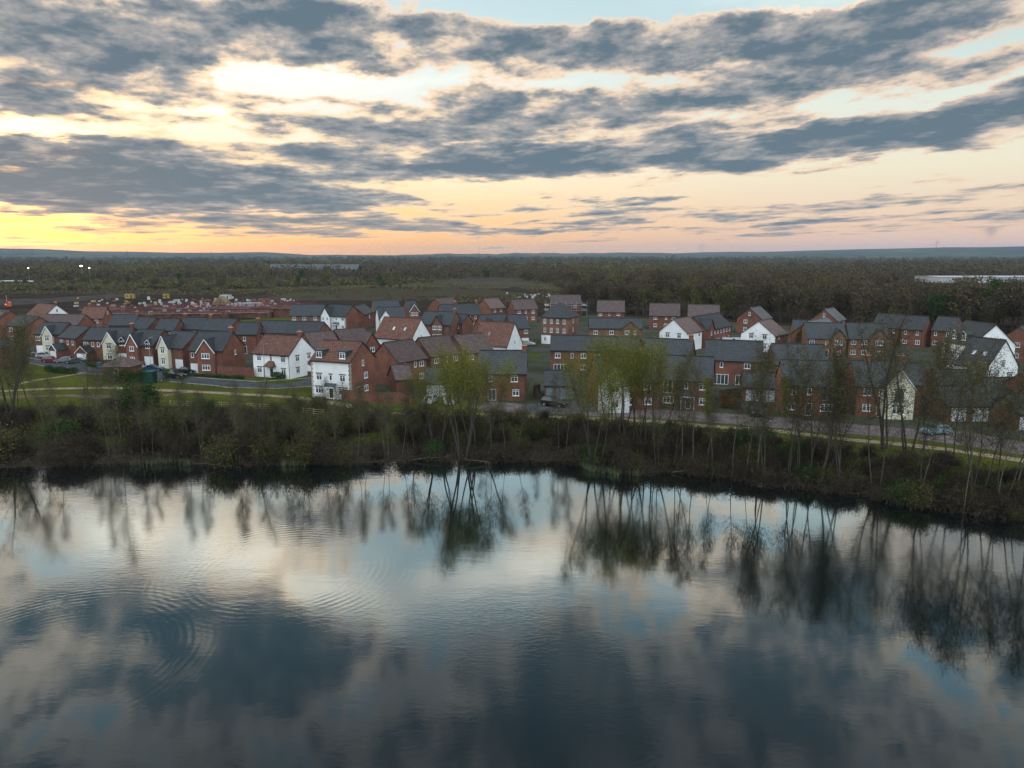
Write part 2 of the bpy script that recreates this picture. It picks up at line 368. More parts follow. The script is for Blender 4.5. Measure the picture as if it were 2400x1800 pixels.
MAT['steel'] = material('galvanised_steel', (0.32, 0.35, 0.37), 0.45, metal=.6)
MAT['scaff'] = material('red_scaffold_tube', (0.20, 0.070, 0.085), 0.8, var=.4)
MAT['wrap'] = material('white_pallet_wrap', (0.50, 0.52, 0.54), 0.5, var=.35, scale=1.2)
MAT['ochre_block'] = material('stacked_bricks', (0.22, 0.10, 0.07), 0.9, var=.4)
MAT['blue'] = material('blue_plastic', (0.02, 0.10, 0.20), 0.45)
MAT['green_paint'] = material('green_cabinet_paint', (0.008, 0.045, 0.032), 0.5)
MAT['excav'] = material('orange_machine_paint', (0.45, 0.09, 0.04), 0.5)
MAT['yellow'] = material('yellow_machine_paint', (0.42, 0.30, 0.06), 0.5)
MAT['rubber'] = material('tyre_rubber', (0.012, 0.012, 0.013), 0.8)
MAT['blackp'] = material('railing_black', (0.015, 0.016, 0.018), 0.5)
MAT['roof_lit'] = material('skylight_glass', (0.55, 0.60, 0.62), 0.12, spec=.8)
def glass():
    m = material('window_glass', (0.075, 0.09, 0.10), 0.08, var=.5, scale=.35, spec=.9)
    return m
MAT['glass'] = glass()
MAT['cglass'] = material('car_glass', (0.015, 0.018, 0.02), 0.05, spec=.9)
PAINT = dict(red=(0.16, 0.015, 0.02), silver=(0.34, 0.36, 0.37), grey=(0.19, 0.21, 0.22), dark=(0.035, 0.05, 0.05), blue=(0.015, 0.06, 0.13),
             black=(0.010, 0.012, 0.014), white=(0.66, 0.69, 0.71), teal=(0.20, 0.32, 0.36))
def paint(c):
    k = 'paint_' + c
    if k not in MAT:
        MAT[k] = material(c + '_car_paint', PAINT[c], 0.25, var=.05, spec=.6)
        MAT[k].node_tree.nodes['Principled BSDF'].inputs['Coat Weight'].default_value = 0.6
    return MAT[k]
def leafmat(name, cols, trans=0.25):
    m = bpy.data.materials.new(name); m.use_nodes = True
    nt = m.node_tree; N = Nodes(nt); bs = nt.nodes['Principled BSDF']
    geo = N.new('ShaderNodeNewGeometry'); oi = N.new('ShaderNodeObjectInfo')
    f = N.m('FRACT', N.m('ADD', geo.outputs['Random Per Island'], N.m('MULTIPLY', oi.outputs['Random'], 0.35)))
    n = len(cols)
    c = N.ramp(f, [(i / max(1, n - 1), q) for i, q in enumerate(cols)])
    k = N.m('MULTIPLY_ADD', oi.outputs['Random'], 0.35, 0.82)
    c = N.mix(1.0, c, N.comb(k, k, k), 'MULTIPLY')
    N.put(bs.inputs['Base Color'], c); bs.inputs['Roughness'].default_value = .8
    bs.inputs['Specular IOR Level'].default_value = .04
    return m
HOUSES = [
    (79.5, 111.7, 0, 5.3, 3.2, 2.5, 4.8, 'low slate-roofed garage at the right edge behind bare twigs', {'f': '0:.3g', 'cat': 'garage'}),
    (83.6, 115.8, 12, 4.7, 4.0, 5.1, 7.6, 'brick house cut by the right edge, below the steep white gable', {'rf': 'brown', 'f': '1:.3w;0:.3w'}),
    (73.3, 117.8, 0, 7.8, 3.4, 2.6, 5.0, 'brick double garage with white doors, last on the right lakeside', {'f': '0:.27g .72g', 'cat': 'garage'}),
    (80.7, 119.3, -6, 5.6, 4.0, 3.6, 6.2, 'low green-slate outbuilding under the steep white gable at right', {'rf': 'green', 'f': '0:.3w .8f', 'cat': 'outbuilding'}),
    (61.5, 121.9, -8, 8.4, 4.2, 5.1, 8.6, 'lakeside brick house with cream front gable and two chimneys', {'f': '1:.2w .45n;0:.2w .45d', 'wing': (0.9, 4.6, 1.6, 8.0, 5.0, 'cream', '1:.5T;0:.5t'), 'ch': (0.3, 0.97)}),
    (49.9, 122.7, -11, 8.2, 4.2, 5.1, 8.6, 'lakeside brick house with tall juliet balcony windows and slate roof', {'f': '1:.17w .5n .84T;0:.17w .5d .84t'}),
    (67.8, 123.5, -16, 3.0, 4.0, 5.1, 8.0, 'small slate roof return joined beside the cream gable house chimney', {'f': '1:.5n'}),
    (19.7, 127.2, 6, 10.9, 4.2, 5.1, 8.6, 'brick house with tall white front gable in the willow shade', {'f': '1:.5n .78w;0:.5w .8w', 'wing': (0.14, 4.9, 2.0, 8.2, 5.0, 'white', '1:.5w;0:.5w')}),
    (77.5, 127.3, -7, 6.3, 3.9, 3.9, 6.3, 'low greenish-slate building behind the right-hand garage under the hawthorn', {'rf': 'green', 'f': '0:.5w', 'cat': 'outbuilding'}),
    (31.4, 128.0, -19, 8.2, 4.2, 5.1, 8.6, 'lakeside brick house with glazed porch canopy right of the willow', {'f': '1:.12T .5n .84w;0:.12t .85w', 'ch': (), 'canopy': 0.55, 'porchd': 0.55}),
    (45.7, 133.6, -13, 5.9, 3.2, 2.6, 4.8, 'double garage with two white doors behind the black car, timber fence beside', {'f': '0:.3g .8g', 'cat': 'garage'}),
    (-1.6, 135.5, -2, 8.7, 4.2, 5.1, 8.6, 'brick house with end chimney right of the leafy green tree', {'f': '1:.25n .75w;0:.28f .78w', 'ch': (0.97,), 'l': ''}),
    (9.0, 135.8, -4, 5.6, 3.2, 2.6, 4.8, 'double garage with slate roof and grey-blue doors behind the black car', {'f': '0:.28B .76B', 'cat': 'garage'}),
    (-31.9, 137.1, -21, 8.5, 4.3, 7.1, 10.2, 'three-storey house with white front, stone quoins and two dark dormers', {'fm': 'white', 'rf': 'clay', 'f': '1:.2w .5n .8w;0:.2t .5d .8t', 'r': '2:.5n;1:.6w;0:.3f .6w', 'dorm': (0.18, 0.78), 'lint': 1, 'canopy': 0.5, 'quoin': 1, 'rz': 2.45}),
    (-13.7, 138.4, 2, 5.5, 3.2, 2.6, 4.9, 'low brick double garage hidden behind the leafy green tree', {'f': '0:.27g .73g', 'cat': 'garage'}),
    (-22.1, 142.3, 23, 3.3, 3.2, 2.6, 4.9, 'small brick garage with pinkish tiled roof behind the garden wall', {'rf': 'brown', 'f': '', 'cat': 'garage'}),
    (57.0, 145.3, -10, 9.8, 4.2, 5.1, 8.6, 'slate-roofed brick house with tall white window behind the pale garage doors', {'f': '1:.12w .5w .8w;0:.2w .8w'}),
    (-23.6, 150.8, 52, 8.2, 4.2, 5.1, 8.6, 'brown-roofed brick house behind the small garage', {'rf': 'brown', 'f': '1:.2w .58n .8w;0:.2f .8w', 'l': ''}),
    (46.3, 151.6, -17, 11.2, 4.2, 5.1, 8.6, 'brick house with white folding patio doors over a dark timber fence', {'f': '1:.3n .75w;0:.3F .62f'}),
    (99.6, 151.9, -66, 6.8, 5.0, 3.6, 9.0, 'white house with steep slate roof and two lit skylights at right', {'m': 'white', 'f': '0:.2w .7w', 'r': '1:.5w;0:.3w .75t', 'sky': (0.35, 0.68), 'sk': 'lit', 'lint': 1}),
    (33.5, 154.4, -21, 9.7, 4.2, 5.1, 8.6, 'slate roof with end chimney and bare brick gable behind the willow', {'f': '1:.2w .8w', 'ch': (0.97,)}),
    (-17.1, 159.1, 45, 8.5, 4.2, 5.1, 8.6, 'brown-roofed brick house, middle of the three angled houses', {'rf': 'brown', 'f': '1:.18w .5n .8w;0:.2f .8w'}),
    (-50.4, 160.5, -23, 9.9, 4.3, 5.2, 8.7, 'white rendered corner house with orange clay roof and clay porch canopy', {'m': 'white', 'rf': 'clay', 'f': '1:.17w .5n .83w;0:.17w .83w .5d', 'r': '1:.3w .75w;0:.3w', 'ch': (0.97,), 'porch': 0.5, 'bayr': (0.8,), 'lint': 1}),
    (23.3, 162.8, -21, 10.7, 3.9, 5.3, 8.1, 'slate-roofed house hidden behind the bright green willow crown', {'f': '1:.2w .8w'}),
    (-10.0, 164.1, 42, 8.0, 4.2, 5.1, 8.6, 'brown-roofed brick house above the leafy green tree, last of the three angled', {'rf': 'brown', 'f': '1:.2w .5n .8w;0:.2f .8w'}),
    (13.5, 165.8, -6, 9.0, 3.9, 5.3, 8.1, 'brick house with slate roof above the dark double garage and black car', {'f': '1:.18w .54n .82w;0:.25F .82w'}),
    (-68.0, 167.6, -6, 8.0, 5.2, 5.2, 8.8, 'large brick house with white-edged front gable and long plain side wall', {'f': '1:.1n;0:.12g', 'r': '1:.55n', 'wing': (0.55, 4.0, 1.0, 7.7, 4.95, 'brick', '1:.5t;0:.5t'), 'ch': (0.97,)}),
    (107.8, 168.1, -85, 9.7, 5.2, 6.3, 10.8, 'three-storey white house with two pointed dormers near the right edge', {'m': 'white', 'f': '2:.15x;1:.15w .45w .8w;0:.15w .45w .8d', 'dorm': (0.3, 0.62), 'dp': 1, 'r': '2:.5n;1:.5w', 'lint': 1, 'rz': 2.5}),
    (-45.0, 169.2, 44, 7.1, 4.2, 5.1, 8.6, 'brown-roofed brick house behind the white corner house chimney', {'rf': 'brown', 'f': '1:.3w .7w', 'k': '1:.3w .7w;0:.3w .7w'}),
    (-123.1, 170.3, 0, 7.9, 4.5, 5.0, 8.0, 'pale grey hip-roofed brick house at the left edge behind the willow', {'rf': 'pale', 'hip': 1, 'f': '1:.3w .75w;0:.3w .75w'}),
    (-78.2, 174.1, -24, 7.9, 4.3, 4.9, 8.1, 'slate-roofed house with cream gable behind the black cars', {'f': '0:.8g', 'wing': (0.3, 3.2, 1.0, 7.5, 4.8, 'cream', '1:.5w;0:.5w')}),
    (-39.3, 176.1, 45, 8.1, 4.2, 5.1, 8.6, 'brown-roofed brick house with small arched window in its front gable', {'rf': 'brown', 'f': '', 'wing': (0.8, 4.4, 2.6, 8.0, 4.9, 'brick', '1:.5w;0:.5w')}),
    (-88.4, 178.8, -13, 7.1, 4.3, 4.9, 8.1, 'brick gabled house with small dormer behind the parked blue car', {'f': '1:.8D;0:.8g', 'wing': (0.28, 3.1, 1.0, 7.5, 4.8, 'brick', '1:.5w;0:.5w')}),
    (128.6, 183.0, 35, 6.6, 4.2, 5.1, 8.6, 'brick gable with small lean-to at the right edge beyond the white house', {'l': '1:.5w;0:.5w', 'f': '1:.5w'}),
    (-98.0, 183.9, 0, 5.5, 4.3, 4.9, 8.1, 'slate-roofed house with tall cream gable beside the blue bin', {'f': '1:.8D;0:.8g', 'wing': (0.3, 3.2, 1.0, 7.5, 4.8, 'cream', '1:.5w;0:.5w'), 'ch': (0.95,)}),
    (-104.8, 186.2, -5, 5.2, 3.9, 5.3, 7.9, 'brick house with gabled porch garage, right of the red car house', {'f': '1:.15w .5n .78n', 'garage': (0.3, 2.9, 3.2)}),
    (-3.7, 189.3, -25, 9.7, 4.6, 3.6, 9.0, 'white gabled house with steep orange roof and one dark skylight', {'m': 'white', 'rf': 'clay', 'f': '0:.2w .7w', 'r': '1:.5s;0:.3s .65w', 'sky': (0.38,)}),
    (-112.2, 190.0, -26, 7.1, 3.9, 5.3, 7.9, 'brick house behind the parked red car with gabled porch garage', {'f': '1:.15w .5n .78n', 'garage': (0.3, 2.9, 3.2)}),
    (92.3, 190.4, -13, 9.4, 4.2, 5.1, 8.6, 'brown brick house with front gable, half veiled by bankside twigs', {'m': 'brick2', 'f': '1:.12w .4w;0:.12w .4w', 'wing': (0.75, 4.4, 0.6, 7.6, 5.1, 'brick2', '1:.5t;0:.5t')}),
    (81.5, 191.2, -7, 9.7, 4.2, 5.1, 8.6, 'brick house with front gable and white three-light windows beyond the slate roofs', {'m': 'brick2', 'f': '1:.12w .5n;0:.12w .5d', 'wing': (0.78, 3.6, 0.6, 7.4, 5.1, 'brick2', '1:.5t;0:.5w')}),
    (-71.2, 198.5, 3, 5.4, 3.9, 5.3, 8.1, 'slate-roofed brick house with one upstairs window behind the white corner house', {'f': '1:.4n;0:.4d', 'ch': (0.98,)}),
    (-124.4, 199.4, -4, 7.3, 3.9, 5.3, 7.9, 'brick house with narrow cream gable at the far left of the lakeside row', {'f': '1:.12w;0:.15g', 'wing': (0.55, 2.9, 0.8, 7.4, 5.0, 'cream', '1:.5w;0:.5w')}),
    (-55.8, 199.8, -16, 10.1, 3.9, 5.3, 8.1, 'slate-roofed house with brown gable directly behind the orange clay roof', {'f': '1:.2w .8w;0:.2w .8w'}),
    (-30.2, 201.6, -29, 12.6, 4.6, 3.9, 9.0, 'white gabled house with steep orange roof and two lit skylights', {'m': 'white', 'rf': 'clay', 'f': '0:.2w .7w', 'r': '1:.5s;0:.5w', 'sky': (0.42, 0.72), 'sk': 'lit'}),
    (84.3, 201.8, 50, 16.0, 4.2, 5.1, 8.6, 'brick house with pale grey roof slope just below the tall wood-side gable', {'rf': 'pale', 'f': '1:.3w .7w', 'l': ''}),
    (-65.3, 202.4, -4, 8.1, 3.9, 5.3, 8.1, 'slate-roofed brick house with white window left of the orange clay roof', {'f': '1:.12w .5w .8w;0:.15t .6w'}),
    (70.5, 203.6, 50, 9.2, 4.8, 4.6, 8.2, 'white gabled house with pinkish roof and brick side wall by the vans', {'m': 'brick', 'gl': 'white', 'rf': 'brownpale', 'l': '1:.3w .7w;0:.3w .7w', 'f': '1:.3n', 'lint': 1}),
    (47.7, 205.7, 50, 9.4, 4.2, 5.1, 8.6, 'white gabled house with pinkish roof left of the long brick terrace', {'m': 'white', 'rf': 'brownpale', 'l': '1:.3w .72w;0:.3w .7w', 'f': '1:.2w .8w', 'lint': 1}),
    (81.2, 206.0, -12, 3.9, 4.0, 5.1, 8.0, 'brown brick house end left of the pale roof slopes near the wood', {'m': 'brick2', 'f': '1:.5w;0:.5w'}),
    (-97.6, 208.7, 0, 5.4, 3.9, 5.3, 8.1, 'slate-roofed brick house behind the second cream gable', {'f': '1:.2w .75w;0:.2w .75w', 'k': '1:.2w .5n .8w;0:.2w .5d .8w', 'ch': ()}),
    (124.9, 209.0, -49, 5.6, 4.2, 5.1, 8.6, 'slate-roofed house nearest the tall white house, against the wood', {'f': '1:.2n .75n;0:.2w .8w'}),
    (-82.8, 209.7, -19, 9.8, 3.9, 5.3, 8.1, 'slate roof with chimney in front of the red scaffolding', {'f': '1:.2w .75w;0:.2w .75w', 'k': '1:.2w .5n .8w;0:.2w .5d .8w', 'ch': (0.06,)}),
    (117.9, 212.5, -45, 5.7, 4.2, 5.1, 8.6, 'slate-roofed house second from the wood corner, plain red gable', {'f': '1:.2n .75n;0:.2w .8w'}),
    (-91.9, 212.7, -12, 7.7, 3.9, 5.3, 8.1, 'slate-roofed house in front of the scaffolding, left of the chimneyed roof', {'f': '1:.2w .75w;0:.2w .75w', 'k': '1:.2w .5n .8w;0:.2w .5d .8w', 'ch': (0.02,)}),
    (-106.1, 213.5, -19, 6.1, 3.9, 5.3, 8.1, 'narrow slate-roofed house, second in the row behind the cream gables', {'f': '1:.2w .75w;0:.2w .75w', 'k': '1:.2w .5n .8w;0:.2w .5d .8w', 'ch': ()}),
    (30.2, 214.2, -4, 15.1, 3.6, 5.3, 7.8, 'wide brown brick house with four upstairs windows and front gable', {'m': 'brick2', 'f': '1:.12w .42w;0:.12w .42w', 'wing': (0.78, 5.0, 0.4, 7.2, 5.2, 'brick2', '1:.3w .75n;0:.3w .75w'), 'r': ''}),
    (1.2, 216.9, 19, 5.4, 4.2, 5.1, 8.6, 'brick house with pale blue garage door right of the dark-skylight roof', {'f': '1:.8w;0:.8g'}),
    (57.7, 217.1, 52, 18.4, 4.2, 5.1, 8.6, 'long brick terrace with a row of small white windows behind white vans', {'f': '1:.1n .2n .32n .44n .56n .68n .8n .92n;0:.1d .25n .4n .5d .65n .75n .9d', 'wing': (0.12, 4.2, 0.5, 8.0, 5.1, 'brick', '1:.5n')}),
    (-5.8, 217.7, 24, 8.4, 4.2, 5.1, 8.6, 'brick house with small gable mostly hidden by the dark-skylight roof', {'f': '1:.15w;0:.15w', 'wing': (0.12, 3.6, 0.6, 7.8, 5.0, 'brick2', '1:.35n')}),
    (113.5, 218.9, -45, 7.6, 4.2, 5.1, 8.6, 'slate-roofed brick house far right against the wood with porch canopy', {'f': '1:.15n .5n .8n;0:.2w .6w'}),
    (-145.8, 221.0, -30, 11.0, 3.9, 5.3, 7.9, 'brick house with a wide white upstairs window, leftmost of the lakeside row', {'f': '1:.2t .7w;0:.2t .7d', 'r': ''}),
    (-136.1, 223.1, -5, 13.0, 4.4, 5.3, 8.2, 'brown-roofed terrace with two white windows behind the far left houses', {'rf': 'brown', 'f': '1:.7n .92w;0:.3w .7w'}),
    (-117.9, 223.8, 0, 7.7, 3.9, 5.3, 8.1, 'slate-roofed brick house with chimney just right of the brown-roofed terrace', {'f': '1:.2w .75w;0:.2w .75w', 'k': '1:.2w .5n .8w;0:.2w .5d .8w', 'ch': (0.98,)}),
    (-22.3, 228.7, -21, 10.7, 4.2, 5.1, 8.6, 'brown brick house with front gable and white bay canopy behind skylit roof', {'m': 'brick2', 'f': '1:.12w;0:.15f', 'wing': (0.6, 3.7, 0.6, 7.8, 5.0, 'brick2', '1:.28w .75w;0:.3f .75f'), 'ch': (0.97,)}),
    (-15.5, 230.8, -30, 3.7, 3.2, 5.1, 7.6, 'low narrow brick link house over a dark car port', {'f': '1:.5w;0:.5G'}),
    (-167.5, 238.8, -36, 12.4, 4.2, 5.1, 8.0, 'brown brick gabled house at left edge below the excavator', {'m': 'brick2', 'rf': 'brown', 'f': '1:.3w .7w'}),
    (104.9, 242.5, 49, 9.1, 4.2, 5.1, 8.6, 'tall brick gable with grey-blue roof slope close against the dark wood', {'rf': 'pale', 'l': '2:.5n;1:.35w', 'f': '1:.3w .7w'}),
    (-170.7, 243.2, -39, 23.7, 4.2, 5.1, 8.2, 'brown-roofed brick house at the left edge nearest the excavator', {'rf': 'brown', 'f': '1:.3w .7w'}),
    (-41.3, 248.7, 18, 8.9, 4.2, 5.1, 8.6, 'white gabled house with quoins joined to a brown brick rear wing', {'m': 'white', 'gr': 'brick', 'f': '1:.8w;0:.8w', 'wing': (0.1, 4.2, 1.2, 8.0, 5.0, 'white', '1:.28s .72s;0:.28s .72s'), 'quoin': 1}),
    (82.5, 248.9, 52, 9.7, 4.2, 5.1, 8.6, 'brick house whose plain gable has two stacked white windows by the wood', {'rf': 'pale', 'l': '1:.35w;0:.35w;2:.5n', 'f': '1:.3w .7w'}),
    (-142.0, 250.1, 7, 7.4, 4.2, 5.1, 8.6, 'orange-roofed brick house with one white window in its gable', {'rf': 'clay', 'f': '1:.3w .7w', 'r': '2:.5n;0:.3w', 'ch': (0.25,)}),
    (67.3, 257.4, -14, 10.5, 4.7, 4.9, 8.8, 'brown roof of a brick house in front of the wood behind the white gable', {'rf': 'brown', 'f': '1:.2w .8w'}),
    (-60.1, 259.1, -29, 10.2, 4.2, 5.1, 8.6, 'white rendered house with quoined front gable left of the other white gable', {'m': 'white', 'gr': 'brick', 'f': '1:.35w .6n .88w;0:.35w .6d .88w', 'wing': (0.1, 4.2, 1.2, 8.0, 5.0, 'white', '1:.28s .72s;0:.28s .72s'), 'quoin': 1, 'canopy': 0.6}),
    (-72.5, 261.6, 0, 11.7, 4.2, 5.1, 8.6, 'brown brick house with three white upstairs windows right of the red scaffolding', {'m': 'brick2', 'f': '1:.14w .45w .78w;0:.14w .5d .8w'}),
    (-166.8, 263.4, -36, 14.6, 4.6, 4.6, 8.6, 'orange-roofed house with bright white gable near the excavator', {'m': 'brick', 'gr': 'white', 'rf': 'clay', 'f': '1:.3w .7w', 'r': '2:.5n', 'ch': (0.97,)}),
    (54.9, 263.7, -11, 10.5, 4.7, 4.9, 8.8, 'brown-roofed brick house by the wood with chimney behind front gabled house', {'rf': 'brown', 'f': '1:.2w .55n .8w;0:.2w .55w .8d'}),
    (-19.2, 264.1, 21, 14.1, 4.2, 5.1, 8.6, 'broad blue-grey roof of a far brick house behind two chimneys', {'f': '1:.55n .7n .85n;0:.2w .8w', 'ch': (0.4, 0.98)}),
    (-55.4, 266.2, 86, 13.6, 3.6, 5.3, 8.0, 'narrow dark brick house squeezed between the two white gabled houses', {'f': '1:.5w'}),
    (37.8, 280.6, -7, 10.2, 4.7, 4.9, 8.8, 'brown-roofed brick house alone against the dark wood, right of scaffolded one', {'rf': 'brown', 'f': '1:.12w .45n .78w;0:.2w .5d .8w', 'r': ''}),
    (-39.0, 281.2, 25, 4.0, 4.2, 5.1, 8.6, 'far brick house with a low chimney and two white windows facing front', {'f': '1:.3w .7w', 'wing': (0.5, 3.6, 0.8, 7.6, 5.1, 'brick', '1:.3w .7w')}),
    (-49.1, 284.7, 17, 10.0, 4.2, 5.1, 8.6, 'long slate roof of a far house behind the second white gable', {'f': '1:.2w .8w'}),
    (4.2, 290.8, 19, 9.7, 4.2, 5.1, 8.6, 'far brick house with brown roof left of the hipped three-storey house', {'rf': 'brown', 'f': '1:.2w .48n .8w;0:.2w .5d .8w'}),
    (-8.6, 297.1, 45, 8.3, 4.2, 5.1, 8.6, 'far house with the palest pink roof beside the dug earth', {'rf': 'brownpale', 'f': '1:.3w .7w'}),
    (-28.0, 301.0, 54, 10.7, 4.2, 5.1, 8.6, 'far house with pinkish roof and dark brick gable left of its roof', {'rf': 'brown', 'f': '1:.3w .7w', 'l': ''}),
    (23.5, 323.3, 0, 13.1, 4.2, 5.1, 8.6, 'unfinished brown-roofed house wrapped in grey scaffold platforms', {'rf': 'brown', 'f': '1:.2w .8w', 'scaf': 1}),
]
SHORE = [(-76.6, 93.7), (-68.7, 94.7), (-63.0, 94.7), (-56.7, 96.7), (-50.8, 96.7), (-34.8, 95.9), (-25.7, 96.7), (-11.8, 97.9), (0.0, 97.9), (7.6, 96.7), (14.0, 92.3), (22.2, 91.6), (27.4, 90.5), (32.8, 87.0), (40.5, 83.1), (48.2, 78.9), (54.9, 74.5), (60.7, 70.4)]
PATH = [(-114.1, 137.2), (-100.2, 140.7), (-96.8, 142.0), (-92.2, 143.4), (-81.4, 144.4), (-74.8, 143.0), (-64.0, 140.7), (-45.2, 135.9), (-39.7, 133.8), (-32.9, 129.8), (-26.3, 124.6), (-22.5, 121.1), (-18.1, 120.1), (-9.8, 120.1), (2.8, 118.5), (10.7, 116.9), (21.5, 115.0), (31.3, 110.9), (40.2, 108.1), (48.8, 102.7), (54.7, 100.3), (60.0, 97.3), (66.6, 91.8), (73.1, 86.2)]
PATH_LOW = [(-103.1, 133.4), (-96.0, 134.6), (-87.5, 135.9), (-83.1, 136.3), (-75.0, 134.2), (-70.9, 133.0), (-66.5, 135.9), (-62.4, 140.2)]
PATH_SIDE = [(-102.1, 147.3), (-101.9, 149.8), (-101.2, 154.0), (-99.2, 156.7), (-97.3, 161.3), (-97.1, 164.3)]
ROAD = [(-132.5, 180.6), (-122.0, 180.2), (-111.4, 172.6), (-97.8, 161.9), (-90.3, 160.6), (-75.9, 153.7), (-71.9, 151.3), (-61.0, 146.9), (-57.0, 144.5), (-46.9, 143.3), (-40.4, 145.8), (-43.1, 156.1), (-53.5, 151.3), (-62.9, 154.6), (-71.6, 158.0), (-71.5, 159.3), (-78.9, 166.1), (-88.9, 170.4), (-99.1, 174.5), (-104.4, 177.6), (-112.5, 179.2), (-119.5, 183.6), (-126.8, 188.3), (-140.0, 191.1)]
LANE = [(-7.5, 125.3), (-2.9, 121.5), (7.1, 119.5), (21.0, 117.2), (31.4, 114.1), (43.8, 108.4), (50.2, 106.0), (57.2, 103.9), (63.2, 99.6), (68.5, 94.7), (75.3, 88.9), (82.8, 98.2), (73.2, 101.5), (68.4, 108.1), (60.3, 109.8), (52.8, 113.2), (41.8, 118.5), (32.6, 121.5), (22.2, 124.3), (7.5, 125.3), (-3.9, 131.0)]
TREES = [
    (-78.4, 110.2, 18.2, 'dark'),
    (-81.6, 117.5, 15.2, 'alder'),
    (-84.5, 125.9, 14.0, 'alder'),
    (-67.3, 102.4, 11.3, 'birch'),
    (-63.7, 100.1, 11.0, 'birch'),
    (-66.0, 111.6, 12.2, 'alder'),
    (-55.8, 101.2, 15.1, 'birch'),
    (-56.3, 98.9, 12.4, 'birch'),
    (-51.7, 97.8, 10.8, 'birch'),
    (-45.5, 95.6, 11.7, 'birch'),
    (-43.0, 97.8, 10.2, 'birch'),
    (-38.4, 96.5, 11.0, 'birch'),
    (-37.5, 95.2, 10.1, 'birch'),
    (-35.1, 95.6, 11.7, 'alder'),
    (-32.2, 95.2, 10.1, 'alder'),
    (-29.1, 94.6, 11.1, 'alder'),
    (-26.4, 95.2, 11.2, 'birch'),
    (-25.2, 94.0, 10.6, 'birch'),
    (-21.5, 97.8, 11.1, 'birch'),
    (-20.1, 95.6, 10.6, 'birch'),
    (-17.8, 96.1, 10.2, 'birch'),
    (-17.3, 97.8, 9.6, 'birch'),
    (-15.6, 97.4, 10.9, 'birch'),
    (-13.6, 94.6, 10.8, 'alder'),
    (-10.4, 101.2, 13.0, 'leafy'),
    (-6.9, 98.9, 15.3, 'leafy'),
    (-4.9, 102.4, 14.2, 'leafy'),
    (-2.9, 96.1, 12.2, 'birch'),
    (-1.0, 94.6, 10.5, 'birch'),
    (0.7, 94.6, 10.8, 'birch'),
    (6.5, 92.6, 11.4, 'birch'),
    (7.6, 92.0, 10.7, 'birch'),
    (11.1, 95.6, 14.9, 'leafy'),
    (14.8, 102.4, 15.2, 'leafy'),
    (16.6, 100.1, 15.2, 'leafy'),
    (18.9, 97.8, 15.2, 'leafy'),
    (19.3, 90.6, 13.4, 'alder'),
    (21.7, 89.7, 13.8, 'alder'),
    (25.4, 92.6, 10.6, 'birch'),
    (26.3, 88.2, 12.9, 'birch'),
    (28.6, 88.8, 13.4, 'birch'),
    (29.7, 89.7, 12.4, 'birch'),
    (31.4, 87.0, 16.5, 'birch'),
    (32.2, 85.2, 17.7, 'alder'),
    (34.6, 87.8, 17.2, 'alder'),
    (36.1, 88.8, 17.8, 'alder'),
    (37.0, 86.1, 17.4, 'alder'),
    (37.7, 84.4, 17.8, 'alder'),
    (40.1, 85.2, 17.4, 'alder'),
    (40.8, 82.7, 18.2, 'birch'),
    (43.2, 83.6, 18.4, 'alder'),
    (51.3, 96.7, 19.3, 'dark'),
    (53.4, 95.6, 17.4, 'dark'),
    (46.9, 81.2, 17.9, 'birch'),
    (47.8, 78.9, 18.2, 'alder'),
    (54.0, 86.1, 17.9, 'alder'),
    (50.6, 78.2, 17.8, 'birch'),
    (51.1, 76.1, 18.5, 'alder'),
    (52.5, 75.4, 17.7, 'alder'),
    (56.9, 79.7, 17.6, 'birch'),
    (53.7, 73.4, 17.0, 'alder'),
    (56.2, 74.1, 18.3, 'alder'),
    (52.3, 113.2, 8.6, 'copper'),
    (31.5, 115.3, 6.7, 'sapling'),
    (44.1, 115.3, 7.0, 'sapling'),
    (-107.7, 159.5, 10.9, 'ochre'),
    (91.8, 141.6, 5.6, 'hawthorn'),
    (61.2, 123.6, 9.7, 'ochre'),
    (94.3, 159.5, 7.6, 'ochre'),
    (76.6, 194.4, 6.4, 'ochre'),
]
CARS = [
    (-114.3, 179.7, 12, 'red', 'hatch', 'dark red hatchback parked in front of the gabled porch garage'),
    (-120.7, 187.4, 14, 'silver', 'hatch', 'pale silver car half hidden behind the red hatchback'),
    (-110.9, 179.2, 195, 'grey', 'hatch', 'silver grey hatchback between the red and the dark saloon'),
    (-107.3, 177.9, 193, 'dark', 'saloon', 'dark grey saloon parked before the second porch garage'),
    (-85.9, 167.9, 10, 'silver', 'hatch', 'silver hatchback nosing out behind the tiled kiosk roof'),
    (-82.5, 166.1, 5, 'blue', 'saloon', 'blue saloon parked beside the street lamp'),
    (-72.9, 156.1, -20, 'black', 'suv', 'black suv facing right on the front street'),
    (-73.4, 163.3, -10, 'black', 'saloon', 'black saloon parked behind the black suv by the cream gable'),
    (7.4, 126.2, -32, 'black', 'suv', 'black suv parked before the grey-blue double garage doors'),
    (40.6, 119.4, -100, 'black', 'suv', 'black car facing the lake beside the timber fence'),
    (-14.8, 129.0, -100, 'white', 'hatch', 'white car under the leafy green tree, nearer its trunk'),
    (-11.4, 128.3, -80, 'white', 'hatch', 'white car under the leafy green tree by the garage doors'),
    (4.7, 213.3, -20, 'silver', 'hatch', 'silver car outside the pale blue garage beyond the orange roof'),
    (63.2, 106.2, 190, 'teal', 'hatch', 'pale blue car parked by the right-hand double garage'),
    (65.0, 216.4, -8, 'white', 'van', 'white panel van in front of the long brick terrace'),
    (68.2, 216.4, -8, 'white', 'van', 'second white van tucked behind the white gable'),
    (-127.6, 191.1, 10, 'dark', 'hatch', 'dark car under the leftmost garage of the lakeside row'),
]
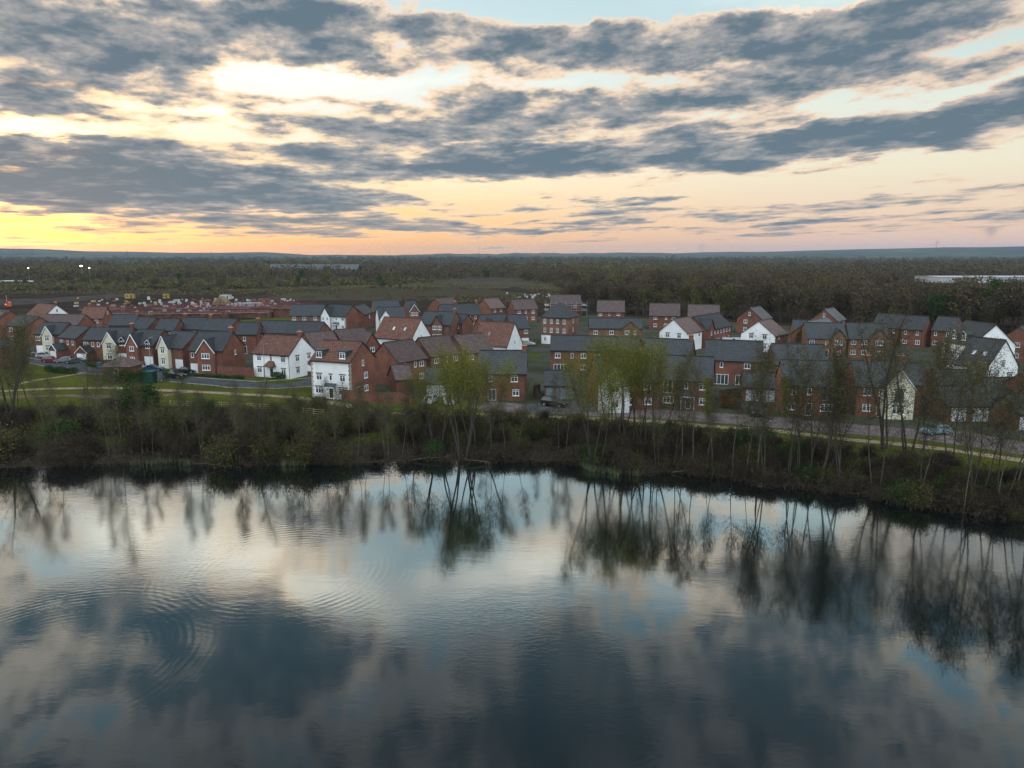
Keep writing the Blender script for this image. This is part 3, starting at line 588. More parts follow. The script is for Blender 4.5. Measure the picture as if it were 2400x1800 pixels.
HEDGES = [([(-106.2, 164.7), (-97.4, 161.3)], 1.3, 1.4, 'low dark hedge beside the street at far left'), ([(-84.8, 150.1), (-76.1, 149.2)], 2.6, 3.0, 'tall clipped hedge round the tiled kiosk'), ([(-73.4, 151.9), (-72.0, 151.5)], 2.2, 1.2, 'short hedge end beside the green cabinet'), ([(-71.2, 158.0), (-57.6, 154.9)], 0.7, 1.2, 'low hedge under the long garden wall'), ([(-102.3, 174.2), (-98.1, 171.1)], 1.0, 1.2, 'small hedge left of the blue bin'), ([(-99.1, 175.7), (-96.2, 177.3)], 1.0, 1.2, 'garden hedge under the tall cream gable'), ([(36.7, 125.6), (39.4, 123.4)], 2.0, 1.4, 'rusty brown beech hedge beside the black car'), ([(42.1, 119.1), (43.4, 118.4)], 1.8, 1.2, 'rusty brown hedge right of the black car'), ([(-51.6, 155.5), (-48.6, 154.6)], 1.3, 1.3, 'rounded shrubs by the clay porch of the white corner house')]
BRICK_WALLS = [([(-65.1, 159.7), (-56.3, 157.4)], 2.0, 'long brick garden wall beside the white corner house'), ([(-31.3, 132.2), (-29.2, 131.1), (-25.6, 129.3), (-17.8, 129.0)], 1.9, 'curving brick garden wall in front of the small pink-roofed garage')]
FENCES = [([(38.2, 132.4), (42.8, 134.6)], 1.8, 'dark timber fence under the folding patio doors'), ([(4.1, 137.4), (5.4, 138.4)], 1.8, 'timber fence between the chimney house and double garage'), ([(-6.0, 214.9), (-1.9, 204.9)], 1.6, 'timber fence beyond the dark-skylight roof'), ([(4.2, 135.5), (4.8, 130.9)], 1.8, 'narrow timber gate fence beside the double garage')]
RAILS = [(-75.2, 146.2), (-56.5, 143.3), (-46.5, 142.2), (-39.9, 144.5)]
POSTFENCE = [(-60.3, 126.4), (-50.7, 125.0), (-41.0, 122.9), (-31.1, 118.5)]
LAWNS = [[(-53.5, 150.1), (-46.7, 149.0), (-42.8, 155.5), (-47.3, 158.0), (-56.4, 158.0)], [(4.5, 187.4), (7.3, 186.5), (7.7, 195.8), (4.7, 196.8)], [(37.3, 130.4), (40.9, 130.4), (42.4, 135.5), (38.8, 135.5)], [(-114.5, 168.9), (-97.4, 161.3), (-110.7, 172.6), (-119.6, 177.3)]]
LAMPS = [(-83.7, 167.5, 7.5), (-51.6, 150.7, 8), (-20.7, 239.5, 6), (-127.1, 195.8, 5), (64.9, 225.6, 6)]
KIOSK = (-85.2, 158.0)
CABINET = (-75.6, 150.1)
BIN = (-96.1, 168.5)
BUSH = [(-59.8, 115.3), (3.2, 105.5), (6.5, 108.1), (24.2, 100.5), (-15.6, 108.1), (-41.5, 108.1), (35.7, 100.5)]
EXCAVATOR = (-249.5, 363.4)
FLOODS = [(-428.8, 661.8), (-485.2, 842.5), (-459.8, 813.0)]
HIP = (14.5, 219.8, -27, 4.2, 4.3, 8.0, 12.1)
HAZE = 6e-5

# ---------------------------------------------------------------- terrain
SX = [-4000, -900] + [p[0] for p in SHORE] + [300, 900, 4000]
SY = [97, 97] + [p[1] for p in SHORE] + [-40, -600, -3500]
def shore_y(x): return shore_line(x) + .55 * math.sin(x * .37) + .35 * math.sin(x * .93 + 1) + .18 * math.sin(x * 2.3)
def shore_line(x):
    if x > 300: return np.interp(x, [300, 900, 4000], [-40, -600, -3500])
    return np.interp(x, SX, SY)
def ground_z(x, y):
    d = y - shore_y(x)
    if d < 0: return max(-4.5, -2.05 + d * .5)
    if d < 12: t = d / 12; return -2.05 + 2.05 * (t * t * (3 - 2 * t))
    r = math.hypot(x, y)
    if r < 900: return 0.0
    az = math.degrees(math.atan2(x, y))
    z = min(1, (r - 900) / 900) * (3.5 * math.sin(x / 310 + 1.3) * math.cos(y / 420) - 2)
    # distant ridges: low in the middle, higher at both sides
    prof = np.interp(az, [-180, -60, -35, -31, -28, -24, -18, -15, -12, -6, 0, 8, 15, 19, 27, 36, 60, 180],
                     [60, 110, 78, 66, 44, 36, 44, 14, 8, 22, 34, 38, 42, 54, 82, 108, 120, 60])
    t = max(0, min(1, (r - 5200) / 3800)); t = t * t * (3 - 2 * t)
    z += t * (prof + 4 * math.sin(az * .9) + 3 * math.sin(az * 2.3 + 1) + 2 * math.sin(az * 6.1))
    if r > 9300: z -= (r - 9300) * .05
    return z
def build_ground():
    xs = list(np.arange(-170, 171, 2.0)); g = 190
    while g < 11200: xs += [g, -g]; g *= 1.09
    xs = sorted(xs)
    ys = list(np.arange(40, 190, 2.5)); g = 200
    while g < 11200: ys.append(g); g *= 1.07
    g = 20
    while g < 11000: ys.append(40 - g); g *= 1.5
    ys = sorted(ys)
    v = [(x, y, ground_z(x, y)) for y in ys for x in xs]
    nx = len(xs)
    f = [(j * nx + i, j * nx + i + 1, (j + 1) * nx + i + 1, (j + 1) * nx + i) for j in range(len(ys) - 1) for i in range(nx - 1)]
    me = bpy.data.meshes.new('ground'); me.from_pydata(v, [], f)
    me.polygons.foreach_set('use_smooth', [True] * len(f))
    m = bpy.data.materials.new('grass_and_fields'); m.use_nodes = True
    nt = m.node_tree; N = Nodes(nt); bs = nt.nodes['Principled BSDF']
    geo = N.new('ShaderNodeNewGeometry'); pos = geo.outputs['Position']
    sp = N.new('ShaderNodeSeparateXYZ'); N.put(sp.inputs[0], pos)
    n1 = N.noise(pos, .09, 6, .65); n2 = N.noise(pos, 1.1, 6, .7); n3 = N.noise(pos, 6.0, 3, .7)
    grass = N.mix(N.mapr(n1, .38, .62), (0.084, 0.092, 0.016, 1), (0.054, 0.062, 0.014, 1))
    grass = N.mix(N.mapr(n2, .4, .75), grass, (0.060, 0.066, 0.022, 1))
    mud = N.mix(N.mapr(n2, .35, .65), (0.060, 0.046, 0.034, 1), (0.034, 0.028, 0.021, 1))
    z = sp.outputs[2]
    near = N.mix(N.mapr(N.m('ADD', z, N.m('MULTIPLY', n2, .7)), -1.0, 0.15), mud, grass)
    # fields far away
    vor = N.new('ShaderNodeTexVoronoi'); N.put(vor.inputs['Vector'], pos); vor.inputs['Scale'].default_value = .0022
    vs = N.new('ShaderNodeSeparateColor'); N.put(vs.inputs[0], vor.outputs['Color'])
    fld = N.ramp(vs.outputs[0], [(0, (0.05, 0.06, 0.03)), (.35, (0.07, 0.085, 0.035)), (.6, (0.035, 0.042, 0.025)), (.85, (0.10, 0.095, 0.06))], 'CONSTANT')
    dist = N.v('LENGTH', pos, out=1)
    fld = N.mix(N.mapr(N.noise(pos, .004, 5, .6), .38, .55), (0.022, 0.028, 0.018, 1), fld)
    c = N.mix(N.mapr(dist, 700, 1400), near, fld)
    k = N.mapr(n3, .25, .75, .72, 1.28); c = N.mix(1.0, c, N.comb(k, k, k), 'MULTIPLY')
    N.put(bs.inputs['Base Color'], c); bs.inputs['Roughness'].default_value = .95; bs.inputs['Specular IOR Level'].default_value = 0
    bp = N.new('ShaderNodeBump'); bp.inputs['Strength'].default_value = .6; bp.inputs['Distance'].default_value = .25
    N.put(bp.inputs['Height'], n2); N.put(bs.inputs['Normal'], bp.outputs[0])
    me.materials.append(m)
    tag(link('ground', me), kind='structure')
build_ground()

def build_water():
    mb = MB(); mb.poly([(-4000, -4000, -2), (4000, -4000, -2), (4000, 109, -2), (-4000, 109, -2)])
    m = bpy.data.materials.new('lake_water'); m.use_nodes = True
    nt = m.node_tree; N = Nodes(nt); nt.nodes.clear()
    geo = N.new('ShaderNodeNewGeometry'); pos = geo.outputs['Position']
    mp = N.new('ShaderNodeMapping'); N.put(mp.inputs[0], pos); mp.inputs['Rotation'].default_value = (0, 0, R(8)); mp.inputs['Scale'].default_value = (.55, 1.35, 1)
    small = N.noise(mp.outputs[0], 2.6, 4, .6, .3)
    mid = N.noise(mp.outputs[0], .42, 2, .5, .4)
    patch = N.noise(pos, .035, 3, .55)
    h = N.m('MULTIPLY', small, N.mapr(patch, .38, .66, .25, 1.3))
    h = N.m('ADD', N.m('MULTIPLY', mid, 1.0), h)
    # rings spreading from where birds settled
    for (cx, cy, wl, r0, r1, amp) in RINGS:
        q = N.v('SUBTRACT', pos, (cx, cy, -2.0))
        r = N.v('LENGTH', q, out=1)
        wv = N.m('SINE', N.m('ADD', N.m('MULTIPLY', r, 6.2832 / wl), N.m('MULTIPLY', N.noise(pos, .3, 2), 3.0)))
        band = N.m('MULTIPLY', N.mapr(r, r0, r0 + (r1 - r0) * .4), N.mapr(r, r0 + (r1 - r0) * .55, r1, 1, 0))
        band = N.m('MULTIPLY', band, N.mapr(N.noise(pos, .09, 2), .42, .6))
        h = N.m('MULTIPLY_ADD', N.m('MULTIPLY', wv, band), amp, h)
    bp = N.new('ShaderNodeBump'); bp.inputs['Strength'].default_value = 1.0; bp.inputs['Distance'].default_value = 0.0050
    N.put(bp.inputs['Height'], h)
    gl = N.new('ShaderNodeBsdfGlossy'); gl.inputs['Roughness'].default_value = .015; gl.inputs['Color'].default_value = (.90, .98, 1, 1)
    N.put(gl.inputs['Normal'], bp.outputs[0])
    df = N.new('ShaderNodeBsdfDiffuse'); df.inputs['Color'].default_value = (.0015, .004, .005, 1)
    fr = N.new('ShaderNodeFresnel'); fr.inputs['IOR'].default_value = WATER_IOR; N.put(fr.inputs['Normal'], bp.outputs[0])
    mx = N.new('ShaderNodeMixShader'); N.put(mx.inputs[0], N.m('MULTIPLY', N.m('SUBTRACT', fr.outputs[0], 0.09), 2.6, clamp=True)); N.put(mx.inputs[1], df.outputs[0]); N.put(mx.inputs[2], gl.outputs[0])
    out = N.new('ShaderNodeOutputMaterial'); N.put(out.inputs[0], mx.outputs[0])
    tag(mb.build('water', m), kind='structure')
WATER_IOR = 2.3
RINGS = [(-33, 48, .6, 3, 13, .34), (-21, 63, .65, 5, 14, .26), (8, 92, .4, 1, 6, .2)]
build_water()

# flat sheets: street, lane, paths, lawns
def sheet(name, pts, z, mat, kind='structure', label=None):
    me = bpy.data.meshes.new(name)
    import bmesh
    bm = bmesh.new()
    vs = [bm.verts.new((x, y, z)) for x, y in pts]
    bm.faces.new(vs); bmesh.ops.triangulate(bm, faces=bm.faces[:])
    for f in bm.faces:
        if f.normal.z < 0: f.normal_flip()
    bm.to_mesh(me); bm.free(); me.materials.append(mat)
    return tag(link(name, me), kind=kind)
def ribbon(name, pts, w, z, mat, jit=0):
    rnd = random.Random(len(pts)); P = []
    for i in range(len(pts) - 1):
        a, b = pts[i], pts[i + 1]; n = max(1, int(math.dist(a, b) / 3))
        P += [(a[0] + (b[0] - a[0]) * k / n, a[1] + (b[1] - a[1]) * k / n) for k in range(n)]
    P.append(pts[-1]); L = []; Rr = []
    for i, p in enumerate(P):
        a = P[max(0, i - 1)]; b = P[min(len(P) - 1, i + 1)]
        d = Vector((b[0] - a[0], b[1] - a[1])).normalized(); n = Vector((-d.y, d.x)); h = w / 2 * (1 + jit * rnd.uniform(-1, 1))
        L.append((p[0] + n.x * h, p[1] + n.y * h)); Rr.append((p[0] - n.x * h, p[1] - n.y * h))
    mb = MB()
    for i in range(len(P) - 1):
        mb.poly([(*Rr[i], z), (*Rr[i + 1], z), (*L[i + 1], z), (*L[i], z)])
    return tag(mb.build(name, mat), kind='structure')
M_asph = material('asphalt', spec=.0, base=(0.085, 0.088, 0.095), rough=.9, var=.3, fine=.2, scale=.3)
M_pave = material('block_paving', spec=.0, base=(0.165, 0.135, 0.135), rough=.9, var=.3, fine=.25, scale=.5)
M_grav = material('gravel_path', spec=.0, base=(0.27, 0.215, 0.145), rough=.95, var=.3, fine=.25, scale=.8)
M_grav2 = material('worn_gravel', spec=.0, base=(0.17, 0.125, 0.095), rough=.95, var=.35, fine=.3, scale=.6)
M_lawn = material('lawn', spec=.0, base=(0.066, 0.080, 0.016), rough=.95, var=.3, fine=.25, scale=.5)
M_estate = material('estate_ground', spec=.0, base=(0.070, 0.066, 0.060), rough=.95, base2=(0.042, 0.050, 0.026), fine=.25, scale=.12)
sheet('estate_ground', [(-170, 190), (-118, 176), (-96, 160), (-60, 158), (-38, 148), (-16, 132), (6, 128), (30, 121), (52, 113), (75, 103), (120, 92), (160, 120), (170, 240), (100, 300), (20, 350), (-90, 300), (-170, 240)], .004, M_estate)
sheet('street', ROAD, .012, M_asph)
sheet('lane', LANE, .010, M_pave)
sheet('driveway', [(2.2, 128), (2.8, 121.5), (16.5, 121.5), (13.4, 133)], .016, M_asph)
ribbon('footpath', PATH, 2.0, .02, M_grav, .12)
ribbon('gravel_track', PATH_LOW, 2.6, .016, M_grav2, .35)
ribbon('side_path', PATH_SIDE, 1.6, .020, M_grav, .1)
for i, L in enumerate(LAWNS): sheet('lawn', L, .022, M_lawn)
# kerbs along the street
mbk = MB()
for i in range(len(ROAD) - 1):
    a, b = ROAD[i], ROAD[i + 1]
    if math.dist(a, b) > .5:
        dx, dy = (b[0] - a[0]) / math.dist(a, b), (b[1] - a[1]) / math.dist(a, b)
        q = [(a[0] + dy * .08, a[1] - dx * .08), (b[0] + dy * .08, b[1] - dx * .08), (b[0] - dy * .08, b[1] + dx * .08), (a[0] - dy * .08, a[1] + dx * .08)]
        for z0, z1 in ((0, .12),):
            mbk.poly([(*p, z1) for p in q])
            for j in range(4): mbk.poly([(*q[j], z0), (*q[(j + 1) % 4], z0), (*q[(j + 1) % 4], z1), (*q[j], z1)])
tag(mbk.build('kerb', MAT['concrete']), kind='structure')

# ---------------------------------------------------------------- windows and doors
WK = dict(w=(1.2, 1.15, .95, 2), n=(.62, 1.1, .98, 1), t=(1.85, 1.2, .9, 3), s=(.78, 1.25, .9, 2), T=(1.55, 2.1, .12, 2), f=(1.5, 2.1, .06, 2),
          F=(3.0, 2.1, .06, 4), d=(1.0, 2.1, .06, 1), g=(2.4, 2.15, .04, 0), B=(2.45, 2.15, .04, 0), G=(2.3, 2.2, .04, 0))
WM = {}
def wmesh(k):
    if k in WM: return WM[k]
    w, h, s, n = WK[k]; mb = MB(); pn = MB(); sub = None
    if k in 'gBG':
        mb.box(-w / 2, w / 2, -.03, .02, 0, h)
        for i in range(1, 5): mb.box(-w / 2 + .06, w / 2 - .06, -.045, -.03, h * i / 5 - .02, h * i / 5 + .02)
        fr = mb.mesh('garage_door', MAT[{'g': 'garage_white', 'B': 'garage_blue', 'G': 'door_dark'}[k]])
        WM[k] = (fr, None, None); return WM[k]
    t = .085
    mb.box(-w / 2, w / 2, -.05, .02, 0, t); mb.box(-w / 2, w / 2, -.05, .02, h - t, h)
    mb.box(-w / 2, -w / 2 + t, -.05, .02, t, h - t); mb.box(w / 2 - t, w / 2, -.05, .02, t, h - t)
    for i in range(1, n):
        x = -w / 2 + w * i / n; mb.box(x - .045, x + .045, -.045, .02, t, h - t)
    if k in 'wts': mb.box(-w / 2 + t, w / 2 - t, -.035, .015, h * .68, h * .68 + .05)
    if k not in 'dfF': mb.box(-w / 2 - .08, w / 2 + .08, -.12, .02, -.09, 0)
    pn.poly([(-w / 2 + t, -.012, t), (w / 2 - t, -.012, t), (w / 2 - t, -.012, h - t), (-w / 2 + t, -.012, h - t)])
    if k == 'T':
        sub = MB()
        for i in range(13): x = -w / 2 + .05 + (w - .1) * i / 12; sub.box(x - .012, x + .012, -.2, -.175, 0.02, 1.05)
        sub.box(-w / 2, w / 2, -.21, -.165, 1.05, 1.09); sub.box(-w / 2, w / 2, -.2, -.175, .0, .03)
        sub = sub.mesh('railing', MAT['blackp'])
    WM[k] = (mb.mesh('window', MAT['frame']), pn.mesh('pane', MAT['door_dark'] if k == 'd' else MAT['glass']), sub)
    return WM[k]
LINT = {}
def put_window(house, k, pos, rz, lint=False):
    fr, pn, sub = wmesh(k)
    nm = {'g': 'garage_door', 'B': 'garage_door', 'G': 'garage_door', 'd': 'door'}.get(k, 'window')
    o = link(nm, fr, house, pos, rz)
    if pn: link('pane' if k != 'd' else 'door_panel', pn, o)
    if sub: link('railing', sub, o)
    if lint and k not in 'gBG':
        if k not in LINT:
            w, h = WK[k][:2]; mb = MB(); mb.box(-w / 2 - .12, w / 2 + .12, -.04, .02, h + .01, h + .24)
            LINT[k] = mb.mesh('lintel', MAT['soldier'])
        link('lintel', LINT[k], o)
def facade(house, spec, org, ax, width, rz, rz_st, lint=False):
    """spec '1:.2w .5n;0:.5d' : storey, then position across the wall and kind"""
    if not spec: return
    for row in spec.split(';'):
        st, items = row.split(':')
        for it in items.split():
            k = it[-1]; u = float(it[:-1])
            if k in 'xD': continue
            w = WK[k][0]; u = max((w / 2 + .2) / width, min(1 - (w / 2 + .2) / width, u))
            z = int(st) * rz_st + WK[k][2]
            if st == '2' and rz_st > 2.55 and k == 'n' and False: z += 0
            p = (org[0] + ax[0] * u * width, org[1] + ax[1] * u * width, z)
            put_window(house, k, p, rz, lint)

def chimney(parent, x, y, z0, z1):
    mb = MB(); mb.box(x - .42, x + .42, y - .3, y + .3, z0, z1); mb.box(x - .48, x + .48, y - .36, y + .36, z1 - .3, z1 - .18)
    ch = mb.build('chimney', MAT['brick'], parent)
    mb = MB(); mb.box(x - .50, x + .50, y - .38, y + .38, z1, z1 + .1)
    mb.beam((x - .2, y, z1 + .1), (x - .2, y, z1 + .45), .24, 1, 8); mb.beam((x + .2, y, z1 + .1), (x + .2, y, z1 + .45), .24, 1, 8)
    mb.build('chimney_pots', [MAT['cap'], MAT['terracotta']], parent)

def make_house(x, y, th, L, w, e, h, label, a):
    a = dict(a)
    root = empty({'garage': 'brick_garage', 'outbuilding': 'outbuilding'}.get(a.get('cat'), 'brick_house' if a.get('m', 'brick') != 'white' else 'white_house'), (x, y, 0), R(th))
    tag(root, label, a.get('cat', 'house'), 'brick garages' if a.get('cat') == 'garage' else 'houses of the lakeside estate')
    m = a.get('m', 'brick'); fm = a.get('fm', m); gl = a.get('gl', m); gr = a.get('gr', m)
    keys = [fm, m, gl, gr]; X = L / 2
    rf = MAT[a.get('rf', 'slate')]
    mb = MB(); hip = a.get('hip')
    mb.wall([(-X, -w, 0), (X, -w, 0), (X, -w, e), (-X, -w, e)], 0)
    mb.wall([(X, w, 0), (-X, w, 0), (-X, w, e), (X, w, e)], 1)
    if hip:
        mb.wall([(-X, w, 0), (-X, -w, 0), (-X, -w, e), (-X, w, e)], 2); mb.wall([(X, -w, 0), (X, w, 0), (X, w, e), (X, -w, e)], 3)
    else:
        mb.wall([(-X, w, 0), (-X, -w, 0), (-X, -w, e), (-X, 0, h), (-X, w, e)], 2)
        mb.wall([(X, -w, 0), (X, w, 0), (X, w, e), (X, 0, h), (X, -w, e)], 3)
    mb.build('wall', [MAT[k] for k in keys], root)
    # roof
    sl = (h - e) / w; oe, og = .28, .12; t = .14
    mb = MB()
    if hip:
        i = min(X, w) if X > w else X
        E = [(-X - oe, -w - oe), (X + oe, -w - oe), (X + oe, w + oe), (-X - oe, w + oe)]; ze = e - sl * oe + t
        A_, B_ = (-X + i, 0, h + t), (X - i, 0, h + t)
        P = [(*p, ze) for p in E]
        mb.slab([P[0], P[1], B_, A_] if X > i + .01 else [P[0], P[1], A_], t); mb.slab([P[2], P[3], A_, B_] if X > i + .01 else [P[2], P[3], A_], t)
        mb.slab([P[1], P[2], B_], t); mb.slab([P[3], P[0], A_], t)
    else:
        for s in (-1, 1):
            mb.slab([(-(X + og) * -s * -1, s * (w + oe), e - sl * oe + t), ((X + og) * -s * -1, s * (w + oe), e - sl * oe + t), ((X + og) * -s * -1, 0, h + t), (-(X + og) * -s * -1, 0, h + t)], t)
        mb.beam((-X - og, 0, h + t + .02), (X + og, 0, h + t + .02), .26, 0, 6)
    roof = mb.build('roof', rf, root)
    # gutters and barge boards
    tr = MAT['frame'] if a.get('wtrim') else MAT['trim_dark']
    for s in (-1, 1):
        mb = MB(); mb.box(-X - og, X + og, s * (w + oe + .05) - .06, s * (w + oe + .05) + .06, e - sl * oe - .08, e - sl * oe + .06); mb.build('gutter', tr, root)
    mb = MB(); mb.beam((X - .15, -w - .06, .1), (X - .15, -w - .06, e - .1), .09); mb.build('downpipe', tr, root)
    if not hip:
        for s in (-1, 1):
            for q in (-1, 1):
                mb = MB(); mb.beam((s * (X + og + .01), q * (w + oe), e - sl * oe + .02), (s * (X + og + .01), 0, h + .04), .16)
                mb.build('bargeboard', tr if a.get('m') != 'white' else MAT['trim_dark'], root)
    st = a.get('rz', 2.6); li = a.get('lint', False)
    facade(root, a.get('f', '1:.25w .75w'), (-X, -w), (1, 0), L, 0, st, li)
    facade(root, a.get('k', ''), (X, w), (-1, 0), L, math.pi, st, li)
    facade(root, a.get('l', ''), (-X, w), (0, -1), 2 * w, -math.pi / 2, st, li)
    facade(root, a.get('r', ''), (X, -w), (0, 1), 2 * w, math.pi / 2, st, li)
    if 'f' in a and 'D' in a['f']:
        u = .8; dx = -X + u * L
        mb = MB(); f0 = -w - .02
        mb.box(dx - .6, dx + .6, f0, -w + 1.6, e - .9, e + .55); mb.build('dormer', MAT['brick'], root)
        mb = MB(); mb.slab([(dx - .75, f0 - .2, e + .5), (dx - .75, -w + 2.6, e + .5), (dx, -w + 2.6, e + 1.35), (dx, f0 - .2, e + 1.35)], .1); mb.slab([(dx + .75, -w + 2.6, e + .5), (dx + .75, f0 - .2, e + .5), (dx, f0 - .2, e + 1.35), (dx, -w + 2.6, e + 1.35)], .1)
        mb.build('dormer_roof', rf, root)
        mb = MB(); mb.beam((dx - .78, f0 - .22, e + .42), (dx, f0 - .22, e + 1.32), .12); mb.beam((dx + .78, f0 - .22, e + .42), (dx, f0 - .22, e + 1.32), .12); mb.build('dormer_bargeboard', MAT['frame'], root)
        put_window(root, 'w', (dx, f0 - .01, e - .75), 0)
    wings = []
    if 'wing' in a: wings.append(a['wing'])
    if 'garage' in a: u, gw, gd = a['garage']; wings.append((u, gw, gd, 3.9, 2.45, 'brick', '0:.62g'))
    for (u, ww, pr, hw, ew, wm, wf) in wings:
        cx = -X + max(ww / 2 / L, min(1 - ww / 2 / L, u)) * L; yf = -w - pr; hh = ww / 2
        if pr < .05: pr = .05
        yr = -w if hw <= e + .3 else -w * (h - hw) / (h - e) + .3
        yr = max(-w, min(yr, -.1)) if hw > e + .3 else -w
        mb = MB()
        mb.wall([(cx - hh, yf, 0), (cx + hh, yf, 0), (cx + hh, yf, ew), (cx, yf, hw), (cx - hh, yf, ew)])
        mb.wall([(cx + hh, yf, 0), (cx + hh, -w + .05, 0), (cx + hh, -w + .05, ew), (cx + hh, yf, ew)])
        mb.wall([(cx - hh, -w + .05, 0), (cx - hh, yf, 0), (cx - hh, yf, ew), (cx - hh, -w + .05, ew)])
        mb.build('front_gable' if hw > 5 else 'porch_wall', MAT[wm], root)
        s2 = (hw - ew) / hh; o2 = .2; y0 = yf - .18
        mb = MB()
        zE = ew - s2 * o2 + .12
        yb = -w + .02 if hw > e + .3 else -w
        mb.slab([(cx - hh - o2, yb, zE), (cx - hh - o2, y0, zE), (cx, y0, hw + .12), (cx, yr, hw + .12)], .12)
        mb.slab([(cx + hh + o2, y0, zE), (cx + hh + o2, yb, zE), (cx, yr, hw + .12), (cx, y0, hw + .12)], .12)
        mb.build('gable_roof', rf, root)
        white = a.get('ch') is not None or 'garage' in a or wm in ('cream', 'brick') and hw < 7.8
        for s in (-1, 1):
            mb = MB(); mb.beam((cx + s * (hh + o2 + .05), y0 - .02, zE - .12), (cx, y0 - .02, hw + .05), .17)
            mb.build('bargeboard', MAT['frame'] if white and wm != 'brick2' else MAT['trim_dark'], root)
        facade(root, wf, (cx - hh, yf), (1, 0), ww, 0, st, li or wm == 'cream')
    for u in a.get('ch', ()) or ():
        cx = -X + u * L; cx = max(-X + .45, min(X - .45, cx)); chimney(roof, cx, 0, h - .7, h + 1.05)
    if 'porch' in a:
        cx = -X + a['porch'] * L; mb = MB()
        for p, q in (((cx - 1.3, -w - 1.3, 2.55), (cx + 1.3, -w - 1.3, 2.55)),): mb.slab([p, q, (cx + .7, -w, 3.7), (cx - .7, -w, 3.7)], .1)
        mb.slab([(cx - 1.3, -w, 2.55), (cx - 1.3, -w - 1.3, 2.55), (cx - .7, -w, 3.7)], .1); mb.slab([(cx + 1.3, -w - 1.3, 2.55), (cx + 1.3, -w, 2.55), (cx + .7, -w, 3.7)], .1)
        mb.build('porch_roof', rf, root)
        for s in (-1, 1): mb = MB(); mb.beam((cx + s * 1.1, -w - 1.1, 0), (cx + s * 1.1, -w - 1.1, 2.5), .12); mb.build('porch_post', MAT['timber'], root)
    if 'canopy' in a:
        cx = -X + a['canopy'] * L; mb = MB(); mb.slab([(cx - 1.2, -w - 1.0, 2.35), (cx + 1.2, -w - 1.0, 2.35), (cx + 1.2, -w, 2.95), (cx - 1.2, -w, 2.95)], .08)
        mb.build('canopy', MAT['lead'], root)
        for s in (-1, 1): mb = MB(); mb.beam((cx + s * 1.1, -w - .9, 0), (cx + s * 1.1, -w - .9, 2.3), .1); mb.build('canopy_post', MAT['frame'], root)
        mb = MB(); mb.box(cx - 1.2, cx + 1.2, -w - 1.03, -w - .97, 2.2, 2.36); mb.build('canopy_beam', MAT['frame'], root)
        if a.get('porchd'): put_window(root, 'd', (cx, -w, .06), 0)
    if 'bayr' in a:
        cy = -w + a['bayr'][0] * 2 * w; mb = MB(); mb.box(X - .02, X + .75, cy - 1.15, cy + 1.15, 0, .9); mb.build('bay_base', MAT['brick'], root)
        mb = MB(); mb.box(X - .02, X + .7, cy - 1.1, cy + 1.1, .9, 2.3); mb.build('bay_wall', MAT['frame'], root)
        mb = MB(); mb.slab([(X + .95, cy - 1.35, 2.3), (X + .95, cy + 1.35, 2.3), (X, cy + .9, 3.1), (X, cy - .9, 3.1)], .1); mb.build('bay_roof', rf, root)
        put_window(root, 't', (X + .72, cy, .98), math.pi / 2)
    for u in a.get('dorm', ()):
        cx = -X + u * L; zf = e + (.35 if not a.get('dp') else .6); yy = -w + (zf - e) / sl; zt = zf + 1.45
        yb = -w + (zt - e) / sl
        mb = MB(); mb.box(cx - .8, cx + .8, yy - .02, yb, zf - .25, zt)
        mb.build('dormer', MAT['lead'], root); mb = MB()
        if a.get('dp'):
            mb.slab([(cx - 1.0, yb + 1, zt - .05), (cx - 1.0, yy - .3, zt - .05), (cx, yy - .3, zt + .75), (cx, yb + 1, zt + .75)], .1)
            mb.slab([(cx + 1.0, yy - .3, zt - .05), (cx + 1.0, yb + 1, zt - .05), (cx, yb + 1, zt + .75), (cx, yy - .3, zt + .75)], .1)
        else: mb.box(cx - 1.0, cx + 1.0, yy - .25, yb + .1, zt, zt + .12)
        mb.build('dormer_roof', rf if a.get('dp') else MAT['lead'], root)
        if a.get('dp'):
            mb = MB(); mb.beam((cx - 1.02, yy - .32, zt - .1), (cx, yy - .32, zt + .7), .14); mb.beam((cx + 1.02, yy - .32, zt - .1), (cx, yy - .32, zt + .7), .14); mb.build('dormer_bargeboard', MAT['frame'], root)
        put_window(root, 'w', (cx, yy - .04, zf + .12), 0)
    for i, u in enumerate(a.get('sky', ())):
        cx = -X + u * L; yy = -w * .55; zz = h - sl * abs(yy) + .16; ang = math.atan(sl)
        mb = MB(); mb.box(-.39, .39, -.6, .6, 0, .07, 0); mb.poly([(-.32, -.53, .075), (.32, -.53, .075), (.32, .53, .075), (-.32, .53, .075)], None, 1)
        o = mb.build('skylight', [MAT['lead'], MAT['roof_lit'] if a.get('sk') else MAT['glass']], roof); o.location = (cx, yy, zz); o.rotation_euler = (ang, 0, 0)
    if a.get('quoin'):
        mb = MB()
        cs = [(-X, -w), (X, -w)]
        if 'wing' in a:
            u, ww, pr = a['wing'][:3]; cx = -X + max(ww / 2 / L, min(1 - ww / 2 / L, u)) * L; cs += [(cx - ww / 2, -w - pr), (cx + ww / 2, -w - pr)]
        for qx, qy in cs:
            for i in range(int(e / .4)):
                d = .42 if i % 2 else .26
                sx = 1 if (qx <= 0 or (qx, qy) == cs[-1] and False) else -1
                mb.box(min(qx, qx + sx * d) - .03 * (sx > 0), max(qx, qx + sx * d) + .03 * (sx < 0), qy - .03, qy + (.68 - d), .1 + i * .4, .1 + i * .4 + .34)
        mb.build('quoins', MAT['stone'], root)
